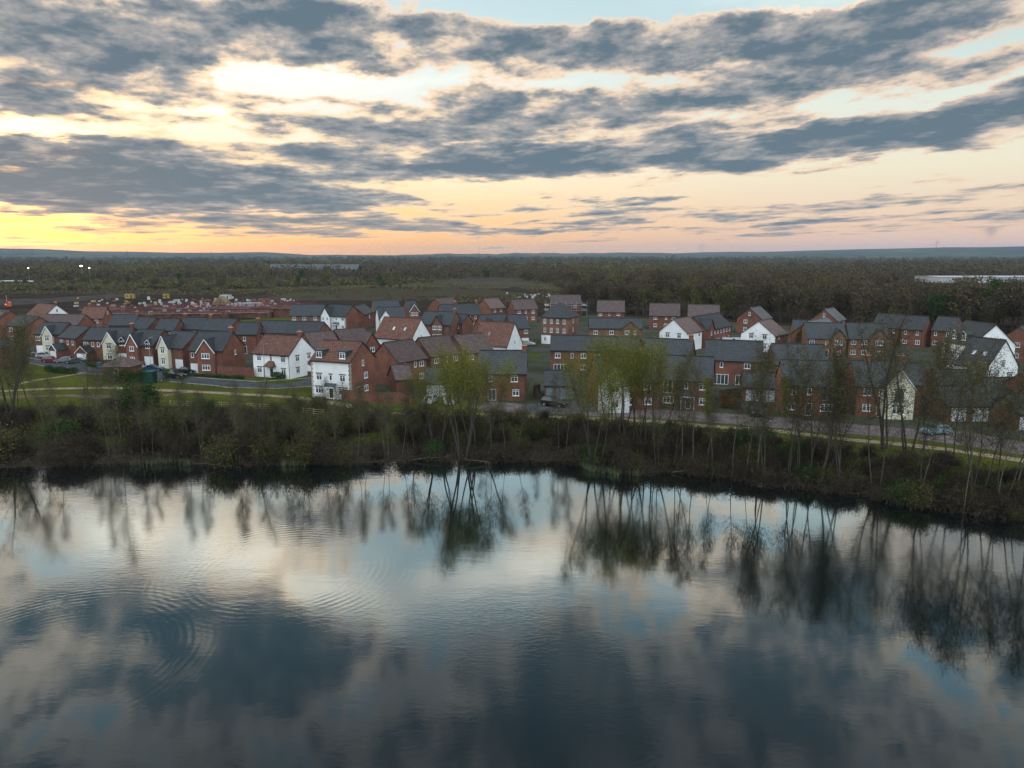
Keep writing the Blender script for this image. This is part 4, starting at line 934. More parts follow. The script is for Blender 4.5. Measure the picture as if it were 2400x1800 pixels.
    if a.get('scaf'):
        mb = MB()
        for z in (2.2, 4.3): 
            mb.box(-X - 2.6, X + 2.6, -w - 2.2, -w - .9, z, z + .08); mb.box(X + .8, X + 2.6, -w - .9, w + 1, z, z + .08); mb.box(-X - 2.6, -X - .8, -w - .9, w + 1, z, z + .08)
        for i in range(9):
            px = -X - 2.4 + (L + 4.8) * i / 8
            for py in (-w - 2.1, -w - 1): mb.beam((px, py, 0), (px, py, 6.4), .09)
        for z in (5.3, 5.0, 3.2): mb.beam((-X - 2.5, -w - 2.1, z), (X + 2.5, -w - 2.1, z), .08)
        mb.build('scaffold', MAT['steel'], root)
    return root
for hs in HOUSES: make_house(*hs)

# the hipped three-storey house: square plan, white ground storey
def hipped_house():
    cx, cy, th, X, w, e, h = HIP
    root = tag(empty('brick_house', (cx, cy, 0), R(th)), 'three-storey brick house with pyramid slate roof and white ground storey', 'house', 'houses of the lakeside estate')
    mb = MB()
    for z0, z1, mi in ((0, 2.6, 0), (2.6, e, 1)):
        mb.wall([(-X, -w, z0), (X, -w, z0), (X, -w, z1), (-X, -w, z1)], mi); mb.wall([(X, -w, z0), (X, w, z0), (X, w, z1), (X, -w, z1)], 1)
        mb.wall([(X, w, z0), (-X, w, z0), (-X, w, z1), (X, w, z1)], 1); mb.wall([(-X, w, z0), (-X, -w, z0), (-X, -w, z1), (-X, w, z1)], mi)
    mb.build('wall', [MAT['white'], MAT['brick2']], root)
    mb = MB(); o = .35; c = [(-X - o, -w - o, e), (X + o, -w - o, e), (X + o, w + o, e), (-X - o, w + o, e)]
    k = .5; A_, B_ = (-k, 0, h), (k, 0, h)
    mb.slab([c[0], c[1], B_, A_], .15); mb.slab([c[1], c[2], B_], .15); mb.slab([c[2], c[3], A_, B_], .15); mb.slab([c[3], c[0], A_], .15)
    mb.build('roof', MAT['slate'], root)
    mb = MB(); mb.box(-X - .38, X + .38, -w - .45, -w - .33, e - .2, e); mb.box(X + .33, X + .45, -w - .38, w + .38, e - .2, e); mb.build('gutter', MAT['trim_dark'], root)
    facade(root, '2:.13s .38s .62s .87s;1:.13s .38s .62s .87s;0:.15s .4d .62t', (-X, -w), (1, 0), 2 * X, 0, 2.65)
    facade(root, '2:.5n;1:.5n;0:.5n', (X, -w), (0, 1), 2 * w, math.pi / 2, 2.65)
hipped_house()
# ---------------------------------------------------------------- cars
CARM = {}
def car_parts(kind, colour):
    key = (kind, colour)
    if key in CARM: return CARM[key]
    L, W = {'hatch': (4.1, 1.75), 'saloon': (4.6, 1.8), 'suv': (4.6, 1.88), 'van': (5.0, 1.95)}[kind]
    H = {'hatch': 1.48, 'saloon': 1.43, 'suv': 1.72, 'van': 1.95}[kind]; belt = {'hatch': .92, 'saloon': .9, 'suv': 1.08, 'van': 1.15}[kind]
    X = L / 2
    if kind == 'hatch': low = [(-X, .35), (-X, .85), (-X + .15, belt), (X - 1.15, belt), (X - .12, .72), (X, .55), (X, .3)]; cab = [(-X + .1, belt), (-X + .55, H - .08), (-X + 1.0, H), (.15, H), (X - 1.25, belt)]
    elif kind == 'saloon': low = [(-X, .35), (-X, .85), (-X + .7, belt), (X - 1.3, belt), (X - .12, .70), (X, .55), (X, .3)]; cab = [(-X + .55, belt), (-X + 1.3, H - .05), (-.6, H), (.1, H), (X - 1.4, belt)]
    elif kind == 'suv': low = [(-X, .4), (-X, 1.0), (-X + .1, belt), (X - 1.2, belt), (X - .1, .95), (X, .75), (X, .35)]; cab = [(-X + .08, belt), (-X + .4, H - .08), (-X + .8, H), (.2, H), (X - 1.3, belt)]
    else: low = [(-X, .35), (-X, belt), (X - .9, belt), (X - .1, .9), (X, .6), (X, .3)]; cab = [(-X, belt), (-X + .08, H), (.75, H), (X - .95, belt)]
    def shell(mb, pts, y0, y1, top_in=0, zb=None):
        n = len(pts)
        def yy(z, y): return y * (1 - top_in * max(0, (z - zb) / (H - zb))) if zb is not None else y
        A = [(x, yy(z, -y0), z) for x, z in pts]; B = [(x, yy(z, y1), z) for x, z in pts]
        mb.poly(A); mb.poly(B[::-1])
        for i in range(n):
            j = (i + 1) % n; mb.poly([A[j], A[i], B[i], B[j]])
    b = MB(); shell(b, low, W / 2, W / 2)
    shell(b, [(cab[0][0], belt - .02)] + cab + [(cab[-1][0], belt - .02)], W / 2 - .06, W / 2 - .06, .16, belt)
    body = b.mesh('body', paint(colour))
    mod = None
    g = MB()
    def ys(z, y): return (y - .06) * (1 - .16 * max(0, (z - belt) / (H - belt))) + .012
    x0, x1 = cab[0][0], cab[-1][0]; tz = H - .12; bz = belt + .05
    if kind == 'van': side = [(.55, bz), (.55, tz - .1), (1.0, tz - .1), (x1 - .25, bz)]
    else: side = [(x0 + .3, bz), (cab[1][0] + .2, tz), (cab[-2][0] - .05, tz), (x1 - .22, bz)]
    for s in (-1, 1):
        q = [(x, s * ys(z, W / 2), z) for x, z in side]; g.poly(q if s > 0 else q[::-1])
    def pane(a, c):   # windscreen / rear screen
        t0, t1 = .12, .88; p = [(a[0] + (c[0] - a[0]) * t, a[1] + (c[1] - a[1]) * t) for t in (t0, t1)]
        d = .015 if a[0] > 0 else -.015
        g.poly([(p[0][0] + d, -ys(p[0][1], W / 2) + .12, p[0][1] + .012), (p[0][0] + d, ys(p[0][1], W / 2) - .12, p[0][1] + .012), (p[1][0] + d, ys(p[1][1], W / 2) - .12, p[1][1] + .012), (p[1][0] + d, -ys(p[1][1], W / 2) + .12, p[1][1] + .012)])
    pane(cab[-1], cab[-2])
    if kind != 'van': pane(cab[0], cab[1])
    gl = g.mesh('windows', MAT['cglass'])
    t = MB(); n = 16; r = .32 if kind != 'suv' else .36
    for s in (-.11, .11): t.poly([(r * math.cos(6.2832 * i / n), s, r * math.sin(6.2832 * i / n)) for i in (range(n) if s < 0 else range(n - 1, -1, -1))])
    for i in range(n):
        a0, a1 = 6.2832 * i / n, 6.2832 * (i + 1) / n
        t.poly([(r * math.cos(a0), -.11, r * math.sin(a0)), (r * math.cos(a0), .11, r * math.sin(a0)), (r * math.cos(a1), .11, r * math.sin(a1)), (r * math.cos(a1), -.11, r * math.sin(a1))])
    tyre = t.mesh('wheel', MAT['rubber'])
    t = MB()
    for s in (-.118, .118): t.poly([(r * .62 * math.cos(6.2832 * i / n), s, r * .62 * math.sin(6.2832 * i / n)) for i in (range(n) if s < 0 else range(n - 1, -1, -1))])
    rim = t.mesh('rim', MAT['steel'])
    hl = MB(); hl.box(-.05, .03, -.2, .2, -.07, .07); hd = hl.mesh('headlight', MAT['roof_lit'])
    wheels = [(sx * (X - .78), sy * (W / 2 - .1), r) for sx in (-1, 1) for sy in (-1, 1)]
    CARM[key] = (body, gl, tyre, rim, hd, wheels, X, W, belt)
    return CARM[key]
def make_car(x, y, hd, colour, kind, label):
    body, gl, ty, rim, head, wheels, X, W, belt = car_parts(kind, colour)
    root = tag(empty('van' if kind == 'van' else 'parked_car', (x, y, ground_z(x, y) + .02), R(hd)), label, 'van' if kind == 'van' else 'car', 'vehicles parked by the houses')
    link('body', body, root); link('windows', gl, root)
    for p in wheels: w = link('wheel', ty, root, p); link('rim', rim, w)
    for s in (-1, 1): link('headlight', head, root, (X, s * (W / 2 - .32), belt - .28))
for c in CARS: make_car(*c)

# ---------------------------------------------------------------- leaf and twig clouds
def rnd_unit(rg, n):
    v = rg.normal(size=(n, 3)); return v / np.linalg.norm(v, axis=1)[:, None]
def leaves_mesh(name, centres, size, mat, rg, aspect=1.0, up=0.0, tri=False, rnd_size=.5):
    """one small face per centre; aspect > 1 gives slivers that read as twigs"""
    n = len(centres)
    a = rnd_unit(rg, n); a[:, 2] = a[:, 2] * (1 + up) + (up * np.sign(a[:, 2])); a /= np.linalg.norm(a, axis=1)[:, None]
    b = np.cross(a, rnd_unit(rg, n)); b /= np.linalg.norm(b, axis=1)[:, None] + 1e-9
    s = size * (1 + rnd_size * rg.uniform(-1, 1, n))[:, None]
    if tri:
        V = np.stack([centres - a * s * aspect * .5 - b * s * .3, centres - a * s * aspect * .5 + b * s * .3, centres + a * s * aspect * .5], 1); k = 3
    else:
        V = np.stack([centres - a * s * aspect * .5, centres + b * s * .5, centres + a * s * aspect * .5, centres - b * s * .5], 1); k = 4
    return np_mesh(name, V.reshape(-1, 3), k, mat)
def np_mesh(name, V, k, mat, mats=None, mi=None):
    me = bpy.data.meshes.new(name); nv = len(V); nf = nv // k
    me.vertices.add(nv); me.vertices.foreach_set('co', np.asarray(V, dtype=np.float32).ravel())
    me.loops.add(nv); me.loops.foreach_set('vertex_index', np.arange(nv, dtype=np.int32))
    me.polygons.add(nf); me.polygons.foreach_set('loop_start', np.arange(0, nv, k, dtype=np.int32))
    try: me.polygons.foreach_set('loop_total', np.full(nf, k, dtype=np.int32))
    except Exception: pass
    for m in (mats or [mat]): me.materials.append(m)
    if mi is not None: me.polygons.foreach_set('material_index', mi)
    me.update(calc_edges=True)
    return me
LM = {
 'olive': leafmat('olive_spring_leaves', [(0.075, 0.062, 0.028), (0.088, 0.085, 0.022), (0.105, 0.112, 0.022), (0.045, 0.037, 0.022)]),
 'green': leafmat('bright_willow_leaves', [(0.155, 0.158, 0.020), (0.185, 0.186, 0.026), (0.100, 0.112, 0.018), (0.160, 0.142, 0.026)]),
 'deep': leafmat('deep_green_leaves', [(0.020, 0.040, 0.014), (0.035, 0.060, 0.018), (0.050, 0.075, 0.020)]),
 'brown': leafmat('bare_brown_twigs', [(0.046, 0.034, 0.026), (0.032, 0.025, 0.020), (0.062, 0.047, 0.033), (0.042, 0.039, 0.023)]),
 'copper': leafmat('copper_leaves', [(0.15, 0.055, 0.020), (0.12, 0.060, 0.022), (0.085, 0.065, 0.022)]),
 'ochre': leafmat('ochre_twigs', [(0.105, 0.072, 0.026), (0.085, 0.068, 0.024), (0.12, 0.105, 0.028)]),
 'pale': leafmat('pale_blossom', [(0.32, 0.33, 0.16), (0.24, 0.27, 0.12), (0.12, 0.14, 0.06)]),
 'yg': leafmat('yellow_green_leaves', [(0.17, 0.165, 0.025), (0.12, 0.13, 0.025)]),
 'reed': leafmat('reed_blades', [(0.05, 0.085, 0.035), (0.12, 0.12, 0.06), (0.035, 0.06, 0.03)]),
 'bark': material('dark_bark', (0.050, 0.042, 0.034), rough=.95, var=.4, scale=2.0),
 'birch': material('pale_birch_bark', (0.100, 0.088, 0.066), rough=.9, var=.45, scale=1.6),
 'farwood': leafmat('distant_wood', [(0.092, 0.060, 0.046), (0.064, 0.044, 0.035), (0.098, 0.080, 0.038), (0.062, 0.060, 0.030), (0.100, 0.068, 0.054)]),
 'fargreen': leafmat('distant_green_wood', [(0.105, 0.098, 0.036), (0.080, 0.070, 0.032), (0.130, 0.120, 0.040)]),
}
def tube_path(mb, pts, rads, sides=5):
    for i in range(len(pts) - 1): mb.beam(pts[i], pts[i + 1], rads[i] * 2, 0, sides, rads[i + 1] * 2)
def grow(seed, H, stems, spread, first, nbr, leaf_n, leaf_size, lm, bark, lean=.06, crown_w=.22, twig_n=2600, twig_w=.021, lm2=None, rad=.09, droop=0.0):
    """tree of unit height H: trunks and limbs as one mesh, twigs and leaves as the crown"""
    rg = np.random.default_rng(seed); rd = random.Random(seed)
    tr = MB(); tips = []; tw = []
    for st in range(stems):
        ang = rd.uniform(0, 6.28); off = spread * rd.uniform(.3, 1) if stems > 1 else 0
        p = Vector((math.cos(ang) * off * .3, math.sin(ang) * off * .3, -.6)); hh = H * rd.uniform(.82, 1.0) if st else H
        d = Vector((math.cos(ang) * (off * .09 + lean * rd.uniform(.3, 1)), math.sin(ang) * (off * .09 + lean * rd.uniform(.3, 1)), 1))
        n = 11; pts = []; rr = []
        r0 = rad * rd.uniform(.75, 1.1)
        for i in range(n + 1):
            pts.append(p.copy()); rr.append(max(.012, r0 * (1 - i / n) ** .8))
            d = (d + Vector((rd.uniform(-.09, .09), rd.uniform(-.09, .09), .05))).normalized(); p = p + d * (hh + .6) / n
        tube_path(tr, pts, rr, 6)
        for b in range(nbr):
            f = first + (1 - first) * (b + rd.random()) / nbr * .97
            k = f * n; i = min(n - 1, int(k)); q = pts[i].lerp(pts[i + 1], k - i)
            a = rd.uniform(0, 6.28); steep = rd.uniform(.7, 1.7)
            ln = H * crown_w * (1.15 - .75 * abs(f - .45) / .55 if f > .45 else .8) * rd.uniform(.6, 1.15)
            bd = Vector((math.cos(a), math.sin(a), steep)).normalized()
            bp = [q]; m = 5
            for j in range(m):
                bd = (bd + Vector((rd.uniform(-.16, .16), rd.uniform(-.16, .16), .06 - droop * j))).normalized(); bp.append(bp[-1] + bd * ln / m)
            r1 = max(.01, rr[i] * .32)
            tube_path(tr, bp, [r1 * (1 - j / (m + .6)) for j in range(m + 1)], 3)
            for j in range(1, m + 1):
                for c in range(2):
                    a2 = rd.uniform(0, 6.28); l2 = ln * rd.uniform(.22, .5) * (1.1 - .1 * j)
                    e = bp[j] + Vector((math.cos(a2), math.sin(a2), rd.uniform(.0, 1.2) - droop * 3)).normalized() * l2
                    tr.beam(bp[j], e, .035, 0, 3, .012)
                    tips.append((bp[j], e))
    # twigs and leaves scattered round the fine branches
    T0 = np.array([t[0] for t in tips]); T1 = np.array([t[1] for t in tips])
    def scatter(n, s):
        i = rg.integers(0, len(T0), n); f = rg.uniform(.1, 1.25, n)[:, None]
        return T0[i] + (T1[i] - T0[i]) * f + rg.normal(size=(n, 3)) * s
    trunk = tr.mesh('trunk', bark)
    c1 = scatter(twig_n, H * .02)
    parts = [(c1, twig_w, 13.0, LM['brown'])]
    crown = []
    n = len(c1)
    def faces(c, s, asp, up=0.4):
        n = len(c); a = rnd_unit(rg, n); a[:, 2] = np.abs(a[:, 2]) * (1 + up) - droop; a /= np.linalg.norm(a, axis=1)[:, None]
        b = np.cross(a, rnd_unit(rg, n)); b /= np.linalg.norm(b, axis=1)[:, None] + 1e-9
        ss = s * (1 + .5 * rg.uniform(-1, 1, n))[:, None]
        return np.stack([c - a * ss * asp * .5, c + b * ss * .5, c + a * ss * asp * .5, c - b * ss * .5], 1).reshape(-1, 3)
    V = [faces(c1, twig_w, 16.0)]; mi = [np.zeros(n, np.int32)]
    V.append(faces(scatter(leaf_n, H * .03), leaf_size, 1.6)); mi.append(np.ones(leaf_n, np.int32))
    cm = np_mesh('crown', np.concatenate(V), 4, None, [LM['brown'], LM[lm]], np.concatenate(mi))
    return trunk, cm
def proto_tree(kind):
    P = {
     'birch': dict(stems=1, spread=0, first=.42, nbr=26, leaf_n=1500, leaf_size=.055, lm='olive', bark=LM['birch'], crown_w=.19, twig_n=1200, rad=.06, lean=.10),
     'alder': dict(stems=2, spread=1.0, first=.34, nbr=22, leaf_n=2600, leaf_size=.06, lm='olive', bark=LM['bark'], crown_w=.23, twig_n=1900, rad=.075, lean=.10),
     'leafy': dict(stems=4, spread=3.0, first=.48, nbr=22, leaf_n=18500, leaf_size=.068, lm='green', bark=LM['bark'], crown_w=.33, twig_n=2200, rad=.16, lean=.12),
     'dark': dict(stems=3, spread=2.2, first=.30, nbr=22, leaf_n=5200, leaf_size=.065, lm='olive', bark=LM['bark'], crown_w=.25, twig_n=2200, rad=.19, lean=.10),
     'copper': dict(stems=2, spread=.7, first=.08, nbr=26, leaf_n=9000, leaf_size=.11, lm='copper', bark=LM['bark'], crown_w=.22, twig_n=2600, rad=.09, lean=.05),
     'ochre': dict(stems=2, spread=.9, first=.15, nbr=24, leaf_n=5000, leaf_size=.11, lm='ochre', bark=LM['bark'], crown_w=.24, twig_n=2600, rad=.10, lean=.06),
     'sapling': dict(stems=1, spread=0, first=.15, nbr=26, leaf_n=5200, leaf_size=.09, lm='yg', bark=LM['birch'], crown_w=.17, twig_n=700, rad=.05, lean=.03),
     'hawthorn': dict(stems=3, spread=1.0, first=.12, nbr=18, leaf_n=9000, leaf_size=.10, lm='pale', bark=LM['bark'], crown_w=.30, twig_n=1500, rad=.07, lean=.10),
    }[kind]
    return P
KIND = dict(birch=('birch_tree', 12, 5, 'slender pale-stemmed tree with a thin crown on the lake bank'), alder=('alder_tree', 14, 5, 'twiggy brown-stemmed tree with sparse olive crown on the lake bank'),
            leafy=('willow_tree', 15, 3, ''), dark=('large_tree', 18, 2, ''), copper=('copper_tree', 9, 1, ''), ochre=('garden_tree', 8, 1, ''), sapling=('sapling', 7, 1, ''), hawthorn=('hawthorn', 5.5, 1, ''))
SPECIAL = {  # own labels for the trees that stand out, by kind in order
 'leafy': ['yellow-green willow crown in front of the low hidden garage', 'tallest leafy willow left of the end-chimney house', 'leafy willow leaning against the end-chimney house front', 'bright willow beside the tall white front gable', 'brightest tallest willow above the slate roofs', 'bright willow between the white gable and the porch house', 'bright willow nearest the glazed porch canopy'],
 'dark': ['tall dark many-stemmed tree at the left edge of the bank', 'dark thick-trunked tree before the cream-gabled lakeside house', 'dark thick-trunked tree between cream gable and right-hand garage'],
 'copper': ['rusty copper-leaved tree beside the juliet balcony house'], 'sapling': ['yellow-green sapling at the porch house corner', 'yellow-green sapling under the juliet balcony house windows'],
 'ochre': ['ochre twiggy tree before the leftmost cream-gabled house', 'ochre garden tree between the two lakeside chimneys', 'ochre tree beside the low slate outbuilding and tall white house', 'ochre garden tree before the front-gabled house near the wood'],
 'hawthorn': ['pale blossoming hawthorn below the steep white gable']}
PROTO = {}
def get_proto(kind, i):
    if (kind, i) not in PROTO:
        nm, H, nv, lab = KIND[kind]
        PROTO[kind, i] = grow(hash_seed(kind) + i * 17, H, **proto_tree(kind))
    return PROTO[kind, i]
def hash_seed(s): return sum(ord(c) * (i + 3) for i, c in enumerate(s))
rt = random.Random(5)
def plant(x, y, h, kind, label=None, group=None, wide=1.0):
    nm, H, nv, lab = KIND[kind]
    t, c = get_proto(kind, rt.randrange(nv)); s = h / H
    root = empty(nm, (x, y, ground_z(x, y)), rt.uniform(0, 6.28)); sw = s * wide * rt.uniform(.9, 1.1); root.scale = (sw, sw, s)
    tag(root, label or lab, 'tree', group or 'trees along the lake bank')
    link('trunk', t, root); link('crown', c, root)
    return root
planted = []
def plant_bank(x, y, h, k): planted.append((x, plant(x, y, h, k), k))
cnt = {}
for x, y, h, k in TREES:
    ys = shore_y(x) + 1.2
    if y < ys: y = ys + rt.uniform(0, 2)
    if k in ('birch', 'alder'): plant_bank(x, y, h, k); continue
    i = cnt.get(k, 0); cnt[k] = i + 1
    sp = SPECIAL.get(k)
    plant(x, y, h, k, sp[min(i, len(sp) - 1)] if sp else None, 'garden trees' if k in ('copper', 'ochre', 'sapling', 'hawthorn') else None, 1.0 if k != 'leafy' else .95)
# further thin stems that fill the belt
for i in range(26):
    x = rt.uniform(-66, 20) if i < 20 else rt.uniform(20, 62); y = shore_y(x) + 1.3 + rt.random() ** 1.5 * (16 if i < 20 else 10)
    plant_bank(x, y, rt.uniform(5, 9.5) if i < 20 else rt.uniform(11, 17), 'birch' if rt.random() < .6 else 'alder')
# tell the thin trees apart by what they stand in front of
MARKS = [(-40, 'the lawn at far left'), (-30, 'the clipped hedge'), (-25, 'the white-edged gable house'), (-19, 'the white corner house'), (-13, 'the three-storey white front'), (-7, 'the curving garden wall'), (-1, 'the low hidden garage'),
         (3, 'the end-chimney house'), (7, 'the double garage with black car'), (12, 'the bright willows'), (17, 'the glazed porch house'), (21, 'the white-doored garage'), (26, 'the juliet balcony house'), (31, 'the cream lakeside gable'), (60, 'the last garage at right')]
ORD = ['first', 'second', 'third', 'fourth', 'fifth', 'sixth', 'seventh', 'eighth', 'ninth', 'tenth', 'eleventh', 'twelfth', 'thirteenth', 'fourteenth', 'fifteenth', 'sixteenth']
bins = {}
for x, o, k in planted:
    a = math.degrees(math.atan2(o.location.x, o.location.y)); j = next(i for i, mk in enumerate(MARKS) if a <= mk[0] or i == len(MARKS) - 1); bins.setdefault((j, k), []).append((a, o))
for (j, k), L in bins.items():
    L.sort(key=lambda q: q[0]); what = 'thin pale-stemmed bank tree' if k == 'birch' else 'brown forked bank tree'
    for i, (a, o) in enumerate(L): o['label'] = ('only %s before %s' % (what, MARKS[j][1])) if len(L) == 1 else '%s %s from the left before %s' % (ORD[min(i, 15)], what, MARKS[j][1])

# ---------------------------------------------------------------- bushes of the bank
def bush_proto(seed, H, Rr, n, size, lm, stems=14, twig=0.5):
    rg = np.random.default_rng(seed); rd = random.Random(seed); mb = MB(); P = []
    for i in range(stems):
        a = rd.uniform(0, 6.28); r = Rr * rd.uniform(.2, 1); p = Vector((math.cos(a) * r * .25, math.sin(a) * r * .25, -.4)); e = Vector((math.cos(a) * r, math.sin(a) * r, H * rd.uniform(.6, 1) * (1 - .25 * r / Rr)))
        m = p.lerp(e, .5) + Vector((rd.uniform(-.2, .2), rd.uniform(-.2, .2), .3)); tube_path(mb, [p, m, e], [.05, .035, .012], 3)
        for t in np.linspace(.25, 1.05, 9):
            q = p.lerp(m, t * 2) if t < .5 else m.lerp(e, (t - .5) * 2); P.append(tuple(q))
    P = np.array(P); i = rg.integers(0, len(P), n); c = P[i] + rg.normal(size=(n, 3)) * np.array([Rr * .2, Rr * .2, H * .12]); c[:, 2] = np.abs(c[:, 2])
    k = int(n * twig)
    def faces(c, s, asp):
        n = len(c); a = rnd_unit(rg, n); b = np.cross(a, rnd_unit(rg, n)); b /= np.linalg.norm(b, axis=1)[:, None] + 1e-9
        ss = s * (1 + .5 * rg.uniform(-1, 1, n))[:, None]
        return np.stack([c - a * ss * asp * .5, c + b * ss * .5, c + a * ss * asp * .5, c - b * ss * .5], 1).reshape(-1, 3)
    V = np.concatenate([faces(c[:k], .035, 15), faces(c[k:], size, 1.5)])
    mi = np.concatenate([np.zeros(k, np.int32), np.ones(n - k, np.int32)])
    return mb.mesh('stems', LM['bark']), np_mesh('foliage', V, 4, None, [LM['brown'], LM[lm]], mi)
BUSH_K = {'brown': [bush_proto(40 + i, 3.2, 2.1, 5200, .10, 'brown', twig=.75) for i in range(3)], 'olive': [bush_proto(60 + i, 3.4, 2.2, 5200, .11, 'olive', twig=.5) for i in range(3)],
          'green': [bush_proto(80 + i, 3.0, 2.2, 6500, .12, 'deep', twig=.2) for i in range(2)], 'round': [bush_proto(99, 4.5, 2.3, 14000, .13, 'deep', 30, twig=.05)]}
LABB = {'brown': 'leafless brown thicket bush on the lake bank', 'olive': 'twiggy bush budding olive green on the lake bank', 'green': 'leafy dark green bush on the lake bank'}
def bush(x, y, s, k, label=None, sz=1.0):
    st, fo = rt.choice(BUSH_K[k]); root = empty('bush', (x, y, ground_z(x, y)), rt.uniform(0, 6.28)); root.scale = (s, s, s * sz)
    tag(root, label or LABB[k], 'bush', 'bushes along the lake bank'); link('stems', st, root); link('foliage', fo, root)
bx, by = BUSH[0]; bush(bx, by, 1.35, 'round', 'rounded evergreen bush, brightest and fullest on the grassy bank')
bl = ['leafy green bush standing alone in grass near the lit path', 'green bush beneath the end-chimney house bank', 'green bush at the bank below the glazed porch house', 'green bush below the curving garden wall', 'green bush on the bank below the white corner house', 'green bush on the bank below the copper tree']
for (bx, by), l in zip(BUSH[1:], bl): bush(bx, by, rt.uniform(.8, 1.1), 'green', l, .8)
def belt(x):   # width of the bushy belt above the shore
    return np.interp(x, [-80, -62, -45, -30, -15, 0, 15, 30, 42, 55, 75], [30, 29, 26, 25, 22, 18, 18, 16, 14, 14, 15])
nb = 0; bush_pts = []
while nb < 262:
    x = rt.uniform(-82, 72) if nb < 180 else rt.uniform(8, 66); f = rt.random(); w = belt(x); y = shore_y(x) + .6 + f * w
    if rt.random() > .35 + .65 * (1 - f): continue
    if any((x - a) ** 2 + (y - b) ** 2 < (2.6 if x < 8 else 1.3) for a, b in bush_pts): continue
    k = rt.choices(['brown', 'olive', 'green'], [.55, .33, .12])[0]
    s = rt.uniform(.75, 1.15) * (1.0 if x < -25 else .85 if x < 20 else .8) * (1.25 if f < .5 and x < -20 else 1) * (.8 if f > .75 else 1)
    bush(x, y, s, k, None, rt.uniform(.8, 1.15)); bush_pts.append((x, y)); nb += 1
# bramble and dead stems that cover the slope between the bushes
rg = np.random.default_rng(3); n = 90000
xs = rg.uniform(-95, 85, n); f = rg.random(n) ** 1.2
ys = np.array([shore_y(x) for x in xs]) - .4 + f * (np.array([belt(x) for x in xs]) + 2)
zs = np.array([ground_z(x, y) for x, y in zip(xs, ys)]); zs = np.maximum(zs, -2.0) + rg.random(n) ** 2 * 1.6 * (1.15 - f)
tag(link('undergrowth', leaves_mesh('undergrowth', np.stack([xs, ys, zs], 1), .07, LM['brown'], rg, 9, .1)), 'brown brambles and dead stems covering the lake bank', 'undergrowth', kind='stuff')
n = 42000; xs = rg.uniform(-120, 110, n); ys = np.array([shore_y(x) + belt(min(72, max(-80, x))) * rg.uniform(.45, 1.0) + rg.uniform(0, 9) for x in xs])
zs = np.array([ground_z(x, y) for x, y in zip(xs, ys)]) + .12
tag(link('rough_grass', leaves_mesh('rough_grass', np.stack([xs, ys, zs], 1), .10, leafmat('rough_grass', [(0.06, 0.08, 0.02), (0.08, 0.095, 0.025), (0.045, 0.055, 0.02), (0.09, 0.085, 0.04)]), rg, 3.5, 1.0)), 'tufts of rough grass above the lake bank', 'grass', kind='stuff')
# reeds at the water's edge
for (x0, x1, lab) in ((-52, -44, 'pale reeds standing in the water below the evergreen bush'), (9, 17, 'green reeds at the water edge below the willows'), (-33, -28, 'thin reeds at the water edge left of centre')):
    n = 420; cl = rg.uniform(x0, x1, 9); xs = cl[rg.integers(0, 9, n)] + rg.normal(0, .35, n); ys = np.array([shore_y(x) for x in xs]) + rg.normal(.1, .35, n); zs = -2 + rg.uniform(.1, .6, n)
    tag(link('reeds', leaves_mesh('reeds', np.stack([xs, ys, zs], 1), .05, LM['reed'], rg, 17, 3.0)), lab, 'reeds', kind='stuff')

# fallen trunks and dead limbs lying over the water's edge
for i, (x, l) in enumerate(((-14, 'pale dead limb lying over the water below the curving garden wall'), (-3, 'fallen forked trunk at the water edge below the end-chimney house'), (21, 'dead limb leaning into the lake below the glazed porch house'), (-38, 'broken pale trunk at the shore below the white corner house'), (40, 'fallen trunk at the dark shore below the cream lakeside gable'))):
    y = shore_y(x) + .3; a = rt.uniform(-.5, .5) + (3.14 if i % 2 else 0); mb = MB(); p = Vector((0, 0, .1)); L = rt.uniform(3, 5)
    for k in range(6):
        q = p + Vector((math.cos(a) * L / 6, -abs(math.sin(a)) * L / 9, rt.uniform(.0, .22))); mb.beam(p, q, .16 - .02 * k, 0, 6, .14 - .02 * k)
        if k: e = q + Vector((rt.uniform(-.6, .6), rt.uniform(-.5, .3), rt.uniform(.5, 1.2))); mb.beam(q, e, .05, 0, 4, .015)
        p = q
    o = mb.build('fallen_trunk', LM['birch']); o.location = (x, y, -1.95); tag(o, l, 'fallen tree')

